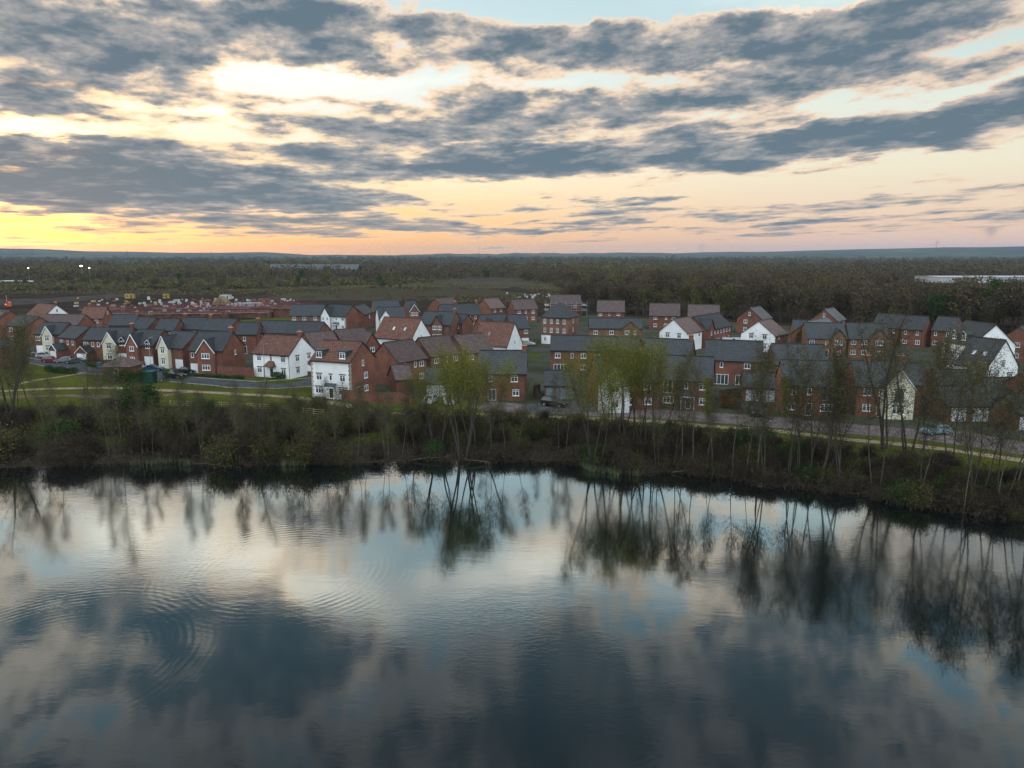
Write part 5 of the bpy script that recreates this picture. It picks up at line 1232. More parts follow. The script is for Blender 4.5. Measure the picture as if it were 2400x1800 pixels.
# ---------------------------------------------------------------- hedges, walls, fences, furniture
def hedge(pts, h, w, label):
    rg = np.random.default_rng(int(abs(pts[0][0] * 10))); C = []
    for a, b in zip(pts, pts[1:]):
        L = math.dist(a, b); n = int(L * (w + h) * 130); u = rg.random(n); d = ((b[0] - a[0]) / L, (b[1] - a[1]) / L)
        o = rg.uniform(-w / 2, w / 2, n); z = h * rg.random(n) ** .7
        wob = .15 * np.sin(u * L * 1.7); C.append(np.stack([a[0] + (b[0] - a[0]) * u - d[1] * o, a[1] + (b[1] - a[1]) * u + d[0] * o, z * (1 + wob)], 1))
    rusty = 'rusty' in label
    me = leaves_mesh('hedge', np.concatenate(C), .14, LM['copper'] if rusty else LM['deep'], rg, 1.4)
    tag(link('hedge', me), label, 'hedge')
for a in HEDGES: hedge(*a)
def wall_line(pts, h, label):
    mb = MB()
    for a, b in zip(pts, pts[1:]):
        d = Vector((b[0] - a[0], b[1] - a[1])).normalized(); n = Vector((-d.y, d.x)) * .12
        p = [(a[0] - n.x, a[1] - n.y), (b[0] - n.x, b[1] - n.y), (b[0] + n.x, b[1] + n.y), (a[0] + n.x, a[1] + n.y)]
        for i in range(4): mb.wall([(*p[i], 0), (*p[(i + 1) % 4], 0), (*p[(i + 1) % 4], h), (*p[i], h)])
        mb.poly([(*q, h) for q in p])
    o = tag(mb.build('brick_wall', MAT['brick']), label, 'wall')
    mb = MB()
    for a, b in zip(pts, pts[1:]):
        d = Vector((b[0] - a[0], b[1] - a[1])).normalized(); n = Vector((-d.y, d.x)) * .16
        p = [(a[0] - n.x, a[1] - n.y), (b[0] - n.x, b[1] - n.y), (b[0] + n.x, b[1] + n.y), (a[0] + n.x, a[1] + n.y)]
        for i in range(4): mb.poly([(*p[i], h + .005), (*p[(i + 1) % 4], h + .005), (*p[(i + 1) % 4], h + .085), (*p[i], h + .085)])
        mb.poly([(*q, h + .085) for q in p])
    mb.build('coping', MAT['soldier'], o)
for a in BRICK_WALLS: wall_line(*a)
def fence(pts, h, label):
    root = tag(empty('timber_fence', (*pts[0], 0)), label, 'fence'); o = pts[0]
    for a, b in zip(pts, pts[1:]):
        L = math.dist(a, b); n = max(1, round(L / 1.8)); d = Vector((b[0] - a[0], b[1] - a[1], 0)) / n; nn = Vector((-d.y, d.x, 0)).normalized() * .03
        mb = MB()
        for i in range(n):
            p = Vector((a[0] - o[0], a[1] - o[1], 0)) + d * i; q = p + d
            mb.wall([p - nn, q - nn, q - nn + Vector((0, 0, h)), p - nn + Vector((0, 0, h))]); mb.wall([q + nn, p + nn, p + nn + Vector((0, 0, h)), q + nn + Vector((0, 0, h))])
            mb.poly([p - nn + Vector((0, 0, h)), q - nn + Vector((0, 0, h)), q + nn + Vector((0, 0, h)), p + nn + Vector((0, 0, h))])
        mb.build('fence_panel', MAT['timber'], root)
        for i in range(n + 1):
            p = Vector((a[0] - o[0], a[1] - o[1], 0)) + d * i; mb = MB(); mb.box(-.06, .06, -.06, .06, 0, h + .1); q = mb.build('fence_post', MAT['timber'], root); q.location = p
for a in FENCES: fence(*a)
def rail_fence(pts, h, step, nrail, w, mat, name, label):
    root = tag(empty(name, (*pts[0], ground_z(*pts[0]))), label, 'fence'); rl = MB(); ps = MB(); z0 = root.location.z; po = None
    for a, b in zip(pts, pts[1:]):
        L = math.dist(a, b); n = max(1, round(L / step))
        for i in range(n):
            p, q = [(a[0] + (b[0] - a[0]) * t / n, a[1] + (b[1] - a[1]) * t / n) for t in (i, i + 1)]
            P, Q = [(c[0] - pts[0][0], c[1] - pts[0][1], ground_z(*c) - z0) for c in (p, q)]
            ps.beam((P[0], P[1], P[2] - .2), (P[0], P[1], P[2] + h), w * 1.6)
            for k in range(nrail):
                z = h * (k + .7) / nrail * .98; rl.beam((P[0], P[1], P[2] + z), (Q[0], Q[1], Q[2] + z), w)
    rl.build('rail', mat, root); ps.build('post', mat, root)
rail_fence(RAILS, 1.1, 1.6, 4, .03, MAT['blackp'], 'metal_railing', 'thin black estate railing between the street and the grass')
rail_fence(POSTFENCE, 1.1, 2.4, 3, .07, MAT['timber_pale'], 'post_and_rail_fence', 'weathered post and rail fence above the bank bushes')
lamp_lab = ['street lamp beside the tiled kiosk and blue saloon', 'slim street lamp in front of the white corner house', 'street lamp between the front gabled brown houses', 'street lamp before the leftmost cream gable', 'street lamp by the long brick terrace']
for (x, y, h), l in zip(LAMPS, lamp_lab):
    root = tag(empty('street_lamp', (x, y, 0)), l, 'street lamp', 'street lamps of the estate')
    mb = MB(); mb.beam((0, 0, 0), (0, 0, 1.2), .16, 0, 8, .14); mb.beam((0, 0, 1.2), (0, 0, h), .11, 0, 8, .07); mb.beam((0, 0, h), (.55, 0, h + .1), .06, 0, 6); mb.build('pole', MAT['steel'], root)
    mb = MB(); mb.box(.45, 1.0, -.12, .12, h + .04, h + .15); mb.build('lamp_head', MAT['concrete'], root)
x, y = BIN; root = tag(empty('wheelie_bin', (x, y, .01)), 'blue bin standing at the kerb beside the small hedge', 'bin')
mb = MB(); mb.poly([(-.42, -.4, .1), (-.42, .4, .1), (.42, .4, .1), (.42, -.4, .1)])
b0 = [(-.42, -.4, .1), (.42, -.4, .1), (.42, .4, .1), (-.42, .4, .1)]; b1 = [(-.52, -.5, 1.5), (.52, -.5, 1.5), (.52, .5, 1.5), (-.52, .5, 1.5)]
for i in range(4): mb.poly([b0[i], b0[(i + 1) % 4], b1[(i + 1) % 4], b1[i]])
mb.build('body', MAT['blue'], root); mb = MB(); mb.slab([(-.56, -.54, 1.5), (.56, -.54, 1.5), (.56, .54, 1.62), (-.56, .54, 1.62)], .08); mb.build('lid', MAT['blue'], root)
mb = MB(); mb.beam((-.45, .42, .12), (.45, .42, .12), .24, 0, 10); mb.build('wheels', MAT['rubber'], root)
x, y = KIOSK; root = tag(empty('kiosk', (x, y, 0)), 'low square kiosk with brown pyramid tiled roof behind the hedge', 'kiosk')
mb = MB(); mb.box(-3.0, 3.0, -2.6, 2.6, 0, 2.7); mb.build('wall', MAT['brick'], root); mb = MB(); c = [(-3.7, -3.3, 2.6), (3.7, -3.3, 2.6), (3.7, 3.3, 2.6), (-3.7, 3.3, 2.6)]
for i in range(4): mb.slab([c[i], c[(i + 1) % 4], (0, 0, 4.6)], .12)
mb.build('roof', MAT['brown'], root); put_window(root, 'd', (0, -2.6, .06), 0)
x, y = CABINET; root = tag(empty('utility_cabinet', (x, y, 0)), 'dark green utility cabinet at the end of the clipped hedge', 'cabinet')
mb = MB(); mb.box(-1.5, 1.3, -.9, .9, 0, 2.45); mb.build('body', MAT['green_paint'], root); mb = MB(); mb.slab([(-1.65, -1.05, 2.45), (1.45, -1.05, 2.45), (1.45, 1.05, 2.6), (-1.65, 1.05, 2.6)], .1); mb.build('lid', MAT['green_paint'], root)
mb = MB(); mb.box(.2, 1.15, -.93, -.9, .15, 2.3); mb.box(-1.35, .12, -.93, -.9, .15, 2.3); mb.build('door', MAT['green_paint'], root)

# ---------------------------------------------------------------- building site beyond the houses
rs = random.Random(9)
def px_ground(px, py, z=0):
    """ground point seen at a spot of the 2400 x 1800 photograph"""
    P = R(10.1); u = (px - 1200) / 1714; v = -(py - 900) / 1714; dy = math.cos(P) + v * math.sin(P); dz = -math.sin(P) + v * math.cos(P); t = (z - 26.5) / dz
    return u * t, dy * t
M_dirt = material('bare_earth', spec=.0, base=(0.050, 0.035, 0.028), rough=.95, base2=(0.028, 0.024, 0.018), fine=.25, scale=.05)
M_hard = material('hardcore', spec=.0, base=(0.085, 0.072, 0.066), rough=.95, var=.5, fine=.3, scale=.12)
sheet('building_site_ground', [px_ground(*p) for p in ((-200, 688), (200, 682), (480, 682), (700, 678), (1000, 672), (1290, 678), (1420, 712), (1300, 742), (700, 740), (300, 770), (-200, 790))], .05, M_dirt)
sheet('pasture', [px_ground(*p) for p in ((-200, 652), (300, 650), (700, 646), (1350, 640), (1370, 712), (700, 700), (-200, 695))], .03, material('olive_pasture', spec=.0, base=(0.074, 0.064, 0.038), rough=.95, base2=(0.048, 0.038, 0.028), fine=.3, scale=.03))
sheet('site_road', [px_ground(*p) for p in ((-200, 704), (100, 700), (250, 690), (330, 686), (330, 692), (180, 706), (60, 714), (-200, 722))], .08, M_hard)
sheet('hardstanding', [px_ground(*p) for p in ((1035, 660), (1130, 656), (1260, 663), (1240, 670), (1080, 668))], .08, M_hard)
site_lab = ['brick shell wrapped in red scaffolding nearest the slate roofs', 'half-built brick shell in red scaffolding beside the timber trusses', 'low brick shell in red scaffolding left of the brown three-window house', 'scaffolded brick shell below the white-wrapped pallets', 'red scaffolded shell at the far left of the site', 'small scaffolded plot beside the brown three-window house', 'farther low scaffolded shell left of the timber trusses', 'farther scaffolded shell directly below the timber trusses', 'farther scaffolded shell right of the timber trusses', 'lowest scaffolded footings, behind the orange-roofed brick house']
for i, (px, py, L, w, hh) in enumerate(((470, 748, 20, 8, 3.0), (590, 743, 17, 8, 2.6), (690, 741, 15, 9, 4.2), (350, 744, 16, 8, 2.2), (285, 741, 12, 7, 1.8), (750, 748, 8, 7, 3.0), (420, 728, 18, 8, 1.6), (540, 729, 20, 8, 2.0), (650, 727, 16, 8, 2.2), (240, 728, 14, 7, 1.0))):
    x, y = px_ground(px, py); th = rs.uniform(-.15, .1); root = tag(empty('half_built_house', (x, y, 0), th), site_lab[i], 'building shell', 'half-built houses in scaffolding')
    mb = MB(); X = L / 2
    for a, b in (((-X, -w / 2), (X, -w / 2)), ((X, -w / 2), (X, w / 2)), ((X, w / 2), (-X, w / 2)), ((-X, w / 2), (-X, -w / 2))):
        d = Vector((b[0] - a[0], b[1] - a[1])); n = int(d.length / 2)
        for k in range(n):
            hgt = hh * rs.choice((1, 1, .85, .6)); p = Vector(a) + d * k / n; q = Vector(a) + d * (k + 1) / n; nr = Vector((-d.y, d.x)).normalized() * .15
            for s in (-1, 1): mb.wall([(p.x + nr.x * s, p.y + nr.y * s, 0), (q.x + nr.x * s, q.y + nr.y * s, 0), (q.x + nr.x * s, q.y + nr.y * s, hgt), (p.x + nr.x * s, p.y + nr.y * s, hgt)])
            mb.poly([(p.x - nr.x, p.y - nr.y, hgt), (q.x - nr.x, q.y - nr.y, hgt), (q.x + nr.x, q.y + nr.y, hgt), (p.x + nr.x, p.y + nr.y, hgt)])
    mb.build('wall', MAT['brick2' if i % 2 else 'ochre_block'], root)
    mb = MB()
    for k in range(int(L / 1.6) + 2):
        px_ = -X - 1 + k * 1.6 + rs.uniform(-.2, .2)
        for s in (-1, 1): mb.beam((px_, s * (w / 2 + 1.4), 0), (px_, s * (w / 2 + 1.4), hh + rs.uniform(1.2, 3.2)), .11, 0, 4); mb.beam((px_, s * (w / 2 + .5), 0), (px_, s * (w / 2 + .5), hh + rs.uniform(.8, 2.0)), .10, 0, 4)
    for z in (hh - .3, hh + .5, hh + 1.0, hh + 1.6, hh + 2.3):
        for s in (-1, 1): mb.beam((-X - 1.5, s * (w / 2 + 1.4), z), (X + 1.5, s * (w / 2 + 1.4), z), .09, 0, 4)
        for s in (-1, 1): mb.beam((s * (X + 1.2), -w / 2 - 1.5, z), (s * (X + 1.2), w / 2 + 1.5, z), .09, 0, 4)
    mb.build('scaffold', MAT['scaff'], root)
    mb = MB()
    for s in (-1, 1): mb.box(-X - 1.5, X + 1.5, s * (w / 2 + 1) - .5, s * (w / 2 + 1) + .5, hh - .35, hh - .28)
    mb.build('scaffold_boards', MAT['concrete'], root)
# pallets of wrapped blocks and bricks
PM = []
for k in range(4):
    mb = MB(); w, d, h = ((1.6, 1.2, 1.3), (2.4, 1.4, 1.0), (1.4, 1.4, 1.8), (3.2, 1.3, 1.2))[k]
    mb.box(-w / 2, w / 2, -d / 2, d / 2, .14, h)
    for s in (-1, 0, 1): mb.box(-w / 2, w / 2, s * d * .4 - .07, s * d * .4 + .07, 0, .139)
    PM.append((mb.mesh('pallet_stack', MAT['wrap']), mb.mesh('pallet_stack', MAT['ochre_block']), mb.mesh('pallet_stack', MAT['timber_pale'])))
for i in range(240):
    px, py = rs.gauss(500, 110), rs.uniform(703, 735)
    if i < 60: px, py = rs.uniform(170, 700), rs.uniform(698, 722)
    if i >= 218: px, py = rs.uniform(1180, 1300), rs.uniform(690, 700)
    if px < 150 or (px > 700 and i < 218): continue
    x, y = px_ground(px, py); j = rs.choices((0, 1, 2), (.62, .24, .14))[0]
    o = link('pallet_stack', rs.choice(PM)[j], None, (x, y, .05), rs.uniform(0, 3.14)); s = rs.uniform(.35, 1.0); o.scale = (s, s, s * rs.uniform(.7, 1.3))
    tag(o, ('white-wrapped pallet of blocks on the building site', 'pallet of brown bricks on the building site', 'stack of pale timber on the building site')[j], 'pallet', 'pallets stacked on the building site')
# roof trusses standing in a stack
x, y = px_ground(515, 714); root = tag(empty('roof_trusses', (x, y, 0), .2), 'pale timber roof trusses leaning in a stack on the site', 'trusses'); mb = MB()
for i in range(9):
    yy = i * .35; 
    for a, b in (((-4, 0), (0, 4.2)), ((0, 4.2), (4, 0)), ((-4, 0), (4, 0)), ((-1.6, 0), (0, 4.2)), ((1.6, 0), (0, 4.2))): mb.beam((a[0] + i * .25, yy, a[1] + .1), (b[0] + i * .25, yy, b[1] + .1), .22)
mb.build('truss', MAT['timber_pale'], root)
for px, py, w, c, l in ((530, 702, 6, 'wrap', 'white site cabin beside the timber trusses'), (590, 722, 9, 'wrap', 'long white sheeted stack near the brown three-window house'), (305, 700, 5, 'yellow', 'yellow topped cabin at the edge of the site'), (390, 700, 3, 'yellow', 'yellow digger standing by the scrub'), (640 - 20, 712, 6, 'ochre_block', 'dark red site cabin left of the slate roofs')):
    x, y = px_ground(px, py); root = tag(empty('site_cabin', (x, y, 0), rs.uniform(-.2, .2)), l, 'cabin'); mb = MB(); mb.box(-w / 2, w / 2, -1.2, 1.2, .2, 2.6); mb.build('wall', MAT[c], root)
    mb = MB(); mb.box(-w / 2 - .1, w / 2 + .1, -1.3, 1.3, 2.61, 2.75); mb.build('roof', MAT['wrap' if c == 'wrap' else c], root); mb = MB(); mb.box(-w / 4 - .5, -w / 4 + .5, -1.24, -1.2, 1.2, 2.0); mb.box(w / 4 - .4, w / 4 + .4, -1.24, -1.2, .3, 2.2); mb.build('window', MAT['door_dark'], root)
def digger(x, y, rz, m, label, s=1.0):
    root = tag(empty('excavator', (x, y, 0), rz), label, 'excavator'); root.scale = (s, s, s)
    mb = MB(); mb.box(-1.9, 1.9, -1.4, -.8, 0, .8); mb.box(-1.9, 1.9, .8, 1.4, 0, .8); mb.build('tracks', MAT['rubber'], root)
    mb = MB(); mb.box(-2.2, 1.2, -1.3, 1.3, .9, 2.0); mb.box(-.2, 1.2, -1.3, -.2, 2.0, 3.0); mb.build('body', m, root)
    mb = MB(); mb.beam((1.0, .3, 1.6), (2.6, .3, 5.2), .5); mb.beam((2.6, .3, 5.2), (4.4, .3, 6.0), .45); mb.beam((4.4, .3, 6.0), (5.2, .3, 2.6), .38); mb.build('arm', m, root)
    mb = MB(); mb.box(4.8, 5.6, -.3, .9, 1.6, 2.7); mb.build('bucket', MAT['rubber'], root)
digger(*EXCAVATOR, 2.2, MAT['excav'], 'orange excavator with raised arm behind the leftmost roofs')
# heaps of dug earth
def heap(px, py, w, h, label, m):
    x, y = px_ground(px, py); rg = random.Random(int(px)); mb = MB(); n = 26; rings = 6; grid = []
    for j in range(rings + 1):
        f = j / rings; row = []
        for i in range(n):
            a = 6.2832 * i / n; r = w * (1 - f) * (1 + .25 * math.sin(3 * a + px) + .1 * rg.uniform(-1, 1)); row.append((r * math.cos(a), r * .45 * math.sin(a), h * (1 - (1 - f) ** 1.6) * (1 + .15 * rg.uniform(-1, 1)) - .3 * (j == 0)))
        grid.append(row)
    for j in range(rings):
        for i in range(n): mb.poly([grid[j][i], grid[j][(i + 1) % n], grid[j + 1][(i + 1) % n], grid[j + 1][i]])
    o = mb.build('earth_mound', m); o.location = (x, y, 0); tag(o, label, 'earth mound')
M_turf = material('overgrown_earth', spec=.0, base=(0.055, 0.055, 0.030), rough=.95, base2=(0.060, 0.042, 0.034), fine=.3, scale=.12)
heap(720, 702, 22, 4.5, 'low brown earth mound behind the three-window house', M_turf); heap(880, 700, 34, 6.5, 'broad purplish earth mound behind the second white gable', M_turf)
heap(1090, 690, 40, 4, 'long overgrown mound beside the pale hardstanding', M_turf); heap(1205, 688, 16, 4, 'bare reddish earth mound at the wood edge', M_dirt); heap(620, 700, 14, 3.2, 'small earth heap right of the timber trusses', M_dirt)

# ---------------------------------------------------------------- woods
def far_proto(seed, H, W, n, lm, trunk=True, size=.55):
    rg = np.random.default_rng(seed); rd = random.Random(seed); mb = MB(); P = []
    mb.beam((0, 0, -1), (rd.uniform(-.4, .4), 0, H * .55), .5, 0, 5, .25); top = Vector((0, 0, H * .5))
    for i in range(13):
        a = rd.uniform(0, 6.28); z0 = H * rd.uniform(.22, .6); r = W * rd.uniform(.45, 1); e = Vector((math.cos(a) * r, math.sin(a) * r, z0 + H * rd.uniform(.18, .42)))
        mb.beam((0, 0, z0), e, .22, 0, 3, .06); P += [tuple(Vector((0, 0, z0)).lerp(e, t)) for t in (.45, .7, .95, 1.1)]
    P = np.array(P); i = rg.integers(0, len(P), n); c = P[i] + rg.normal(size=(n, 3)) * np.array([W * .22, W * .22, H * .085]); c[:, 2] = np.clip(c[:, 2], H * .12, H * 1.02)
    k = int(n * .5); a = rnd_unit(rg, n); a[:, 2] = np.abs(a[:, 2]) + .5; a /= np.linalg.norm(a, axis=1)[:, None]; b = np.cross(a, rnd_unit(rg, n)); b /= np.linalg.norm(b, axis=1)[:, None] + 1e-9
    s = (size * rg.uniform(.5, 1.3, n))[:, None]; asp = np.where(np.arange(n) < k, 4.0, 1.3)[:, None]; s = np.where(np.arange(n)[:, None] < k, s * .35, s)
    V = np.stack([c - a * s * asp * .5, c + b * s * .5, c + a * s * asp * .5, c - b * s * .5], 1).reshape(-1, 3)
    return mb.mesh('trunk', LM['woodbark']), np_mesh('crown', V, 4, LM[lm])
LM['woodbark'] = material('grey_brown_bark', (0.095, 0.078, 0.062), rough=.95, var=.35, scale=.4)
WOOD = {'bare': [far_proto(200 + i, 17, 4.2, 2600, 'farwood') for i in range(5)], 'green': [far_proto(220 + i, 15, 4.6, 2600, 'fargreen') for i in range(2)], 'pine': [far_proto(230, 16, 3.4, 3200, 'deep')], 'willow': [far_proto(240, 13, 5.0, 2600, 'green')]}
WL = {'bare': 'leafless brown woodland tree behind the estate', 'green': 'woodland tree in young olive leaf behind the estate', 'pine': 'dark evergreen tree in the wood behind the estate', 'willow': 'bright fresh green tree standing out in the brown wood'}
def wood_tree(x, y, s, k):
    t, c = rs.choice(WOOD[k]); root = empty('woodland_tree', (x, y, 0), rs.uniform(0, 6.28)); root.scale = (s * rs.uniform(.9, 1.2), s * rs.uniform(.9, 1.2), s)
    tag(root, WL[k], 'tree', 'woodland trees behind the estate'); link('trunk', t, root); link('crown', c, root)
edge_px = [1330, 1480, 1700, 2000, 2200, 2400, 2700]; edge_d = [340, 316, 294, 262, 244, 229, 215]
flo = [((p - 1200) / 1714 * (d - 6), d - 6) for p, d in zip(edge_px, edge_d)] + [((p - 1200) / 1714 * 900, 900) for p in (2800, 1330)]
sheet('woodland_floor', flo, .03, material('leaf_litter', spec=.0, base=(0.050, 0.036, 0.026), rough=.95, var=.35, fine=.3, scale=.3))
# front rows of the wood on the right, the copse in the middle and scrub on the left
n = 0
while n < 285:
    if n < 215:
        px = rs.uniform(1330, 2560); t = rs.random(); edge = np.interp(px, [1330, 1480, 1700, 2000, 2200, 2400, 2560], [345, 322, 300, 268, 250, 235, 225]); d = edge + t ** 1.3 * 190
        k = rs.choices(['bare', 'green', 'pine', 'willow'], [.80, .13, .04, .03])[0]; s = rs.uniform(.78, 1.08)
        if px > 2120 and d > 300: s *= .86
        if n < 75: d = edge + rs.uniform(0, 14); s *= .85
    else:
        px = rs.uniform(-100, 1330); d = rs.choice((rs.uniform(540, 640), rs.uniform(640, 760))) ; k = rs.choices(['bare', 'green', 'pine'], [.4, .55, .05])[0]; s = rs.uniform(.35, .62) if d < 640 else rs.uniform(.5, .8)
        if 1000 < px < 1300 and d < 700: continue
    x = (px - 1200) / 1714 * d * 1.0; wood_tree(x, d, s, k); n += 1
# the woods beyond, too many trees to count
def far_wood(name, spots, mats, label):
    rg = np.random.default_rng(11); V = []; mi = []
    for x, y, h, w, m in spots:
        d = math.hypot(x, y); n = int(np.clip(150 * 700 / d, 34, 190)); z0 = ground_z(x, y)
        u = rnd_unit(rg, n); rr = rg.random(n) ** .45
        c = np.stack([x + u[:, 0] * w * rr, y + u[:, 1] * w * rr, z0 + h * .56 + u[:, 2] * h * .45 * rr], 1); low = rg.random(n) < .15; c[low, 2] = z0 + rg.random(low.sum()) * h * .4
        a = rnd_unit(rg, n); a[:, 2] = np.abs(a[:, 2]) + .3; a /= np.linalg.norm(a, axis=1)[:, None]; b = np.cross(a, rnd_unit(rg, n)); b /= np.linalg.norm(b, axis=1)[:, None] + 1e-9
        s = (max(.7, d * .0013) * rg.uniform(.6, 1.5, n))[:, None]
        V.append(np.stack([c - a * s * .8, c + b * s * .5, c + a * s * .8, c - b * s * .5], 1).reshape(-1, 3)); mi.append(np.full(n, m, np.int32))
    tag(link(name, np_mesh(name, np.concatenate(V), 4, None, mats, np.concatenate(mi))), label, 'woodland', kind='stuff')
spots = []
def clearing(x, y):
    a = math.degrees(math.atan2(x, y)); d = math.hypot(x, y)
    if d < 520: return True
    if a > 27.5 and d < 850: return True
    if a < 4 and d < np.interp(a, [-36, -20, -10, 0, 4], [760, 760, 720, 820, 560]): return True
    if -15.5 < a < -8.2 and 940 < d < 1180: return True
    return False
tries = 0
while len(spots) < 5200 and tries < 60000:
    tries += 1
    a = rs.uniform(-42, 42); t = rs.random(); d = 440 * (9.5 ** (t ** .85)); x, y = d * math.sin(R(a)), d * math.cos(R(a))
    if clearing(x, y) and not (4 < a < 27.5 and d > 430): continue
    f = math.sin(x / 170 + 2) * math.cos(y / 230) + .5 * math.sin(x / 61 + y / 90)
    if d > 1300 and f < -.35 and rs.random() < .8: continue
    green = math.sin(x / 97) + math.sin(y / 143 + 1) + rs.uniform(-.9, .9) > .95
    spots.append((x, y, rs.choice((6, 8, 10, 11, 12, 13, 14, 17)) * rs.uniform(.9, 1.1), rs.uniform(4.5, 8) * (1 + d / 4000), 1 if green else 0))
far_wood('far_woods', spots, [LM['farwood'], LM['fargreen']], 'mass of distant woodland stretching to the hills')
sp2 = []
while len(sp2) < 900:
    px = rs.uniform(-150, 1330); d = rs.uniform(430, 760); x = (px - 1200) / 1714 * d
    py = 594.7 + 26.5 / d * 1714
    if py > np.interp(px, [-150, 250, 500, 700, 1000, 1330], [684, 680, 680, 672, 662, 672]): continue
    if 1010 < px < 1300 and py > 650: continue
    sp2.append((x, d, rs.uniform(1.5, 5.5), rs.uniform(2.5, 6), 1 if rs.random() < .65 else 0))
far_wood('scrub', sp2, [LM['farwood'], LM['fargreen']], 'green and brown scrub between the building site and the woods')
n = 30000; rg = np.random.default_rng(8); d = rg.uniform(360, 720, n); px = rg.uniform(-150, 1350, n); xs = (px - 1200) / 1714 * d
keep = (594.7 + 26.5 / d * 1714) < np.interp(px, [-150, 600, 1000, 1350], [686, 690, 705, 712]); xs = xs[keep]; ds = d[keep]
tag(link('rough_pasture', leaves_mesh('rough_pasture', np.stack([xs, ds, np.full(len(xs), .25)], 1), .5, LM['fargreen'], rg, 2.2, .6)), 'rough tussocky pasture beyond the building site', 'grass', kind='stuff')

# ---------------------------------------------------------------- far landmarks
def landmark(name, loc, rz, label, cat, parts):
    root = tag(empty(name, loc, rz), label, cat)
    for pn, m, mb in parts: mb.build(pn, m, root)
    return root
def at_far(px, d): return (px - 1200) / 1714 * d, d
# long dark-roofed hangar among the trees
x, y = at_far(745, 930); w = MB(); w.box(-55, 55, -12, 12, 0, 7); r = MB(); r.slab([(-56, -13, 7), (56, -13, 7), (56, 0, 13.5), (-56, 0, 13.5)], .4); r.slab([(56, 13, 7), (-56, 13, 7), (-56, 0, 13.5), (56, 0, 13.5)], .4)
landmark('long_barn', (x, y, 0), -.02, 'long dark-roofed hangar among the distant trees', 'hangar', [('wall', MAT['lead'], w), ('roof', MAT['pale'], r)])
x, y = at_far(2295, 700); w = MB(); w.box(-55, 55, -20, 20, 0, 5.4); r = MB(); r.slab([(-56, -21, 5.4), (56, -21, 5.4), (56, 0, 6.1), (-56, 0, 6.1)], .3); r.slab([(56, 21, 5.4), (-56, 21, 5.4), (-56, 0, 6.1), (56, 0, 6.1)], .3)
landmark('warehouse', (x, y, 0), .04, 'long white industrial shed showing above the right-hand wood', 'warehouse', [('wall', MAT['wrap'], w), ('roof', MAT['wrap'], r)])
for i, (px, d, L, l) in enumerate(((12, 620, 22, 'white coach at the left edge among the scrub'), (50, 615, 26, 'long white coach behind the scrub at far left'))):
    x, y = at_far(px, d); w = MB(); w.box(-L / 2, L / 2, -1.3, 1.3, .6, 3.4); g = MB(); g.box(-L / 2 + .5, L / 2 - 1, -1.36, -1.3, 1.9, 2.9); k = MB()
    for q in (-L / 2 + 2, L / 2 - 2): k.box(q - .5, q + .5, -1.3, 1.3, 0, .59)
    landmark('coach', (x, y, 1.0), 0, l, 'coach', [('body', MAT['white'], w), ('windows', MAT['door_dark'], g), ('wheels', MAT['rubber'], k)])
lamp_m = bpy.data.materials.new('floodlight_glow'); lamp_m.use_nodes = True
b = lamp_m.node_tree.nodes['Principled BSDF']; b.inputs['Emission Color'].default_value = (1, .72, .38, 1); b.inputs['Emission Strength'].default_value = 14
for (px, d, h, s, l) in ((80, 600, 15, .35, 'dim floodlight on a tall mast by the white coaches'), (203, 640, 16, .9, 'brightest lit floodlight above the scrub'), (221, 655, 14, .5, 'smaller lit floodlight just right of the brightest one')):
    x, y = at_far(px, d); p = MB(); p.beam((0, 0, 0), (0, 0, h), .35, 0, 6, .2); q = MB(); q.box(-s, s, -.3, .3, h - s * .4, h + s * .6)
    landmark('floodlight', (x, y, 0), 0, l, 'floodlight', [('pole', MAT['steel'], p), ('lamp', lamp_m, q)])
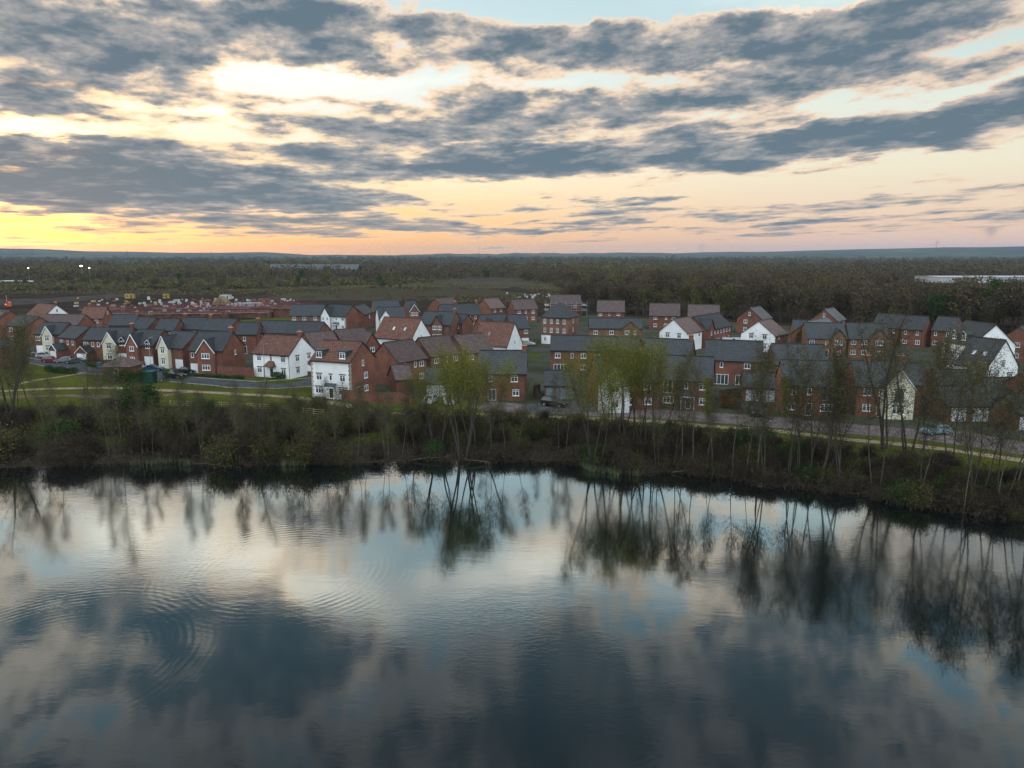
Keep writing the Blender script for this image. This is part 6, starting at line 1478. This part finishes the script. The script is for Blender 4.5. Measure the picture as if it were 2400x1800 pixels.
def pylon(px, d, h, label, name='pylon', cat='pylon'):
    x, y = at_far(px, d); z = ground_z(x, y); mb = MB(); w = h * .09; t = max(.5, d * .00022)
    if cat == 'mast': mb.beam((0, 0, 0), (0, 0, h), t * 1.5, 0, 4, t * .6); mb.beam((-h * .03, 0, 0), (0, 0, h * .7), t, 0, 4, t); mb.beam((h * .03, 0, 0), (0, 0, h * .7), t, 0, 4, t)
    else:
        for s in (-1, 1): mb.beam((s * w, 0, 0), (s * w * .2, 0, h), t, 0, 4)
        for zz, ww in ((.6, .22), (.75, .28), (.9, .18)): mb.beam((-h * ww, 0, h * zz), (h * ww, 0, h * zz), t, 0, 4)
        mb.beam((-w * .8, 0, h * .2), (w * .55, 0, h * .45), t * .7, 0, 4); mb.beam((w * .8, 0, h * .2), (-w * .55, 0, h * .45), t * .7, 0, 4)
    o = mb.build(name, MAT['lead']); o.location = (x, y, z - 2); tag(o, label, cat)
for px, d, h, l in ((95, 3300, 48, 'leftmost pylon on the ridge near the sunset'), (312, 2900, 42, 'pylon on the ridge left of the twin floodlights line'), (482, 2600, 40, 'pylon above the ridge over the yellow digger'), (505, 2900, 40, 'thin pylon right beside another on the ridge'), (1925, 3600, 34, 'pylon on the right-hand skyline')): pylon(px, d, h, l)
for px, d, h, l in ((707, 3000, 46, 'thin mast on the skyline above the long hangar'), (918, 2600, 44, 'short mast on the skyline right of the hangar'), (1124, 1500, 50, 'tallest radio mast, at the middle of the skyline')): pylon(px, d, h, l, 'radio_mast', 'mast')
x, y = at_far(2178, 6200); z = ground_z(x, y); p = MB(); p.beam((0, 0, 0), (0, 0, 78), 4, 0, 6, 2.2); r = MB()
for a in (95, 215, 335): r.beam((0, -2, 78), (38 * math.cos(R(a)), -2, 78 + 38 * math.sin(R(a))), 2.6, 0, 4, .8)
landmark('wind_turbine', (x, y, z - 4), 0, 'lone three-bladed wind turbine on the right skyline', 'wind turbine', [('tower', MAT['lead'], p), ('rotor', MAT['lead'], r)])

# ---------------------------------------------------------------- air
if HAZE:
    me = bpy.data.meshes.new('haze'); S = 12500; z0, z1 = -480, 150
    V = [(sx * S, sy * S, z) for z in (z0, z1) for sx, sy in ((-1, -1), (1, -1), (1, 1), (-1, 1))]
    me.from_pydata(V, [], [(3, 2, 1, 0), (4, 5, 6, 7), (0, 1, 5, 4), (1, 2, 6, 5), (2, 3, 7, 6), (3, 0, 4, 7)])
    m = bpy.data.materials.new('haze'); m.use_nodes = True; nt = m.node_tree; nt.nodes.clear(); N = Nodes(nt)
    v = N.new('ShaderNodeVolumePrincipled'); v.inputs['Color'].default_value = (.52, .74, 1.0, 1); v.inputs['Density'].default_value = HAZE; v.inputs['Anisotropy'].default_value = .2
    out = N.new('ShaderNodeOutputMaterial'); N.put(out.inputs[1], v.outputs[0])
    me.materials.append(m); tag(link('haze', me), 'thin blue haze over the far hills', 'haze', kind='stuff')
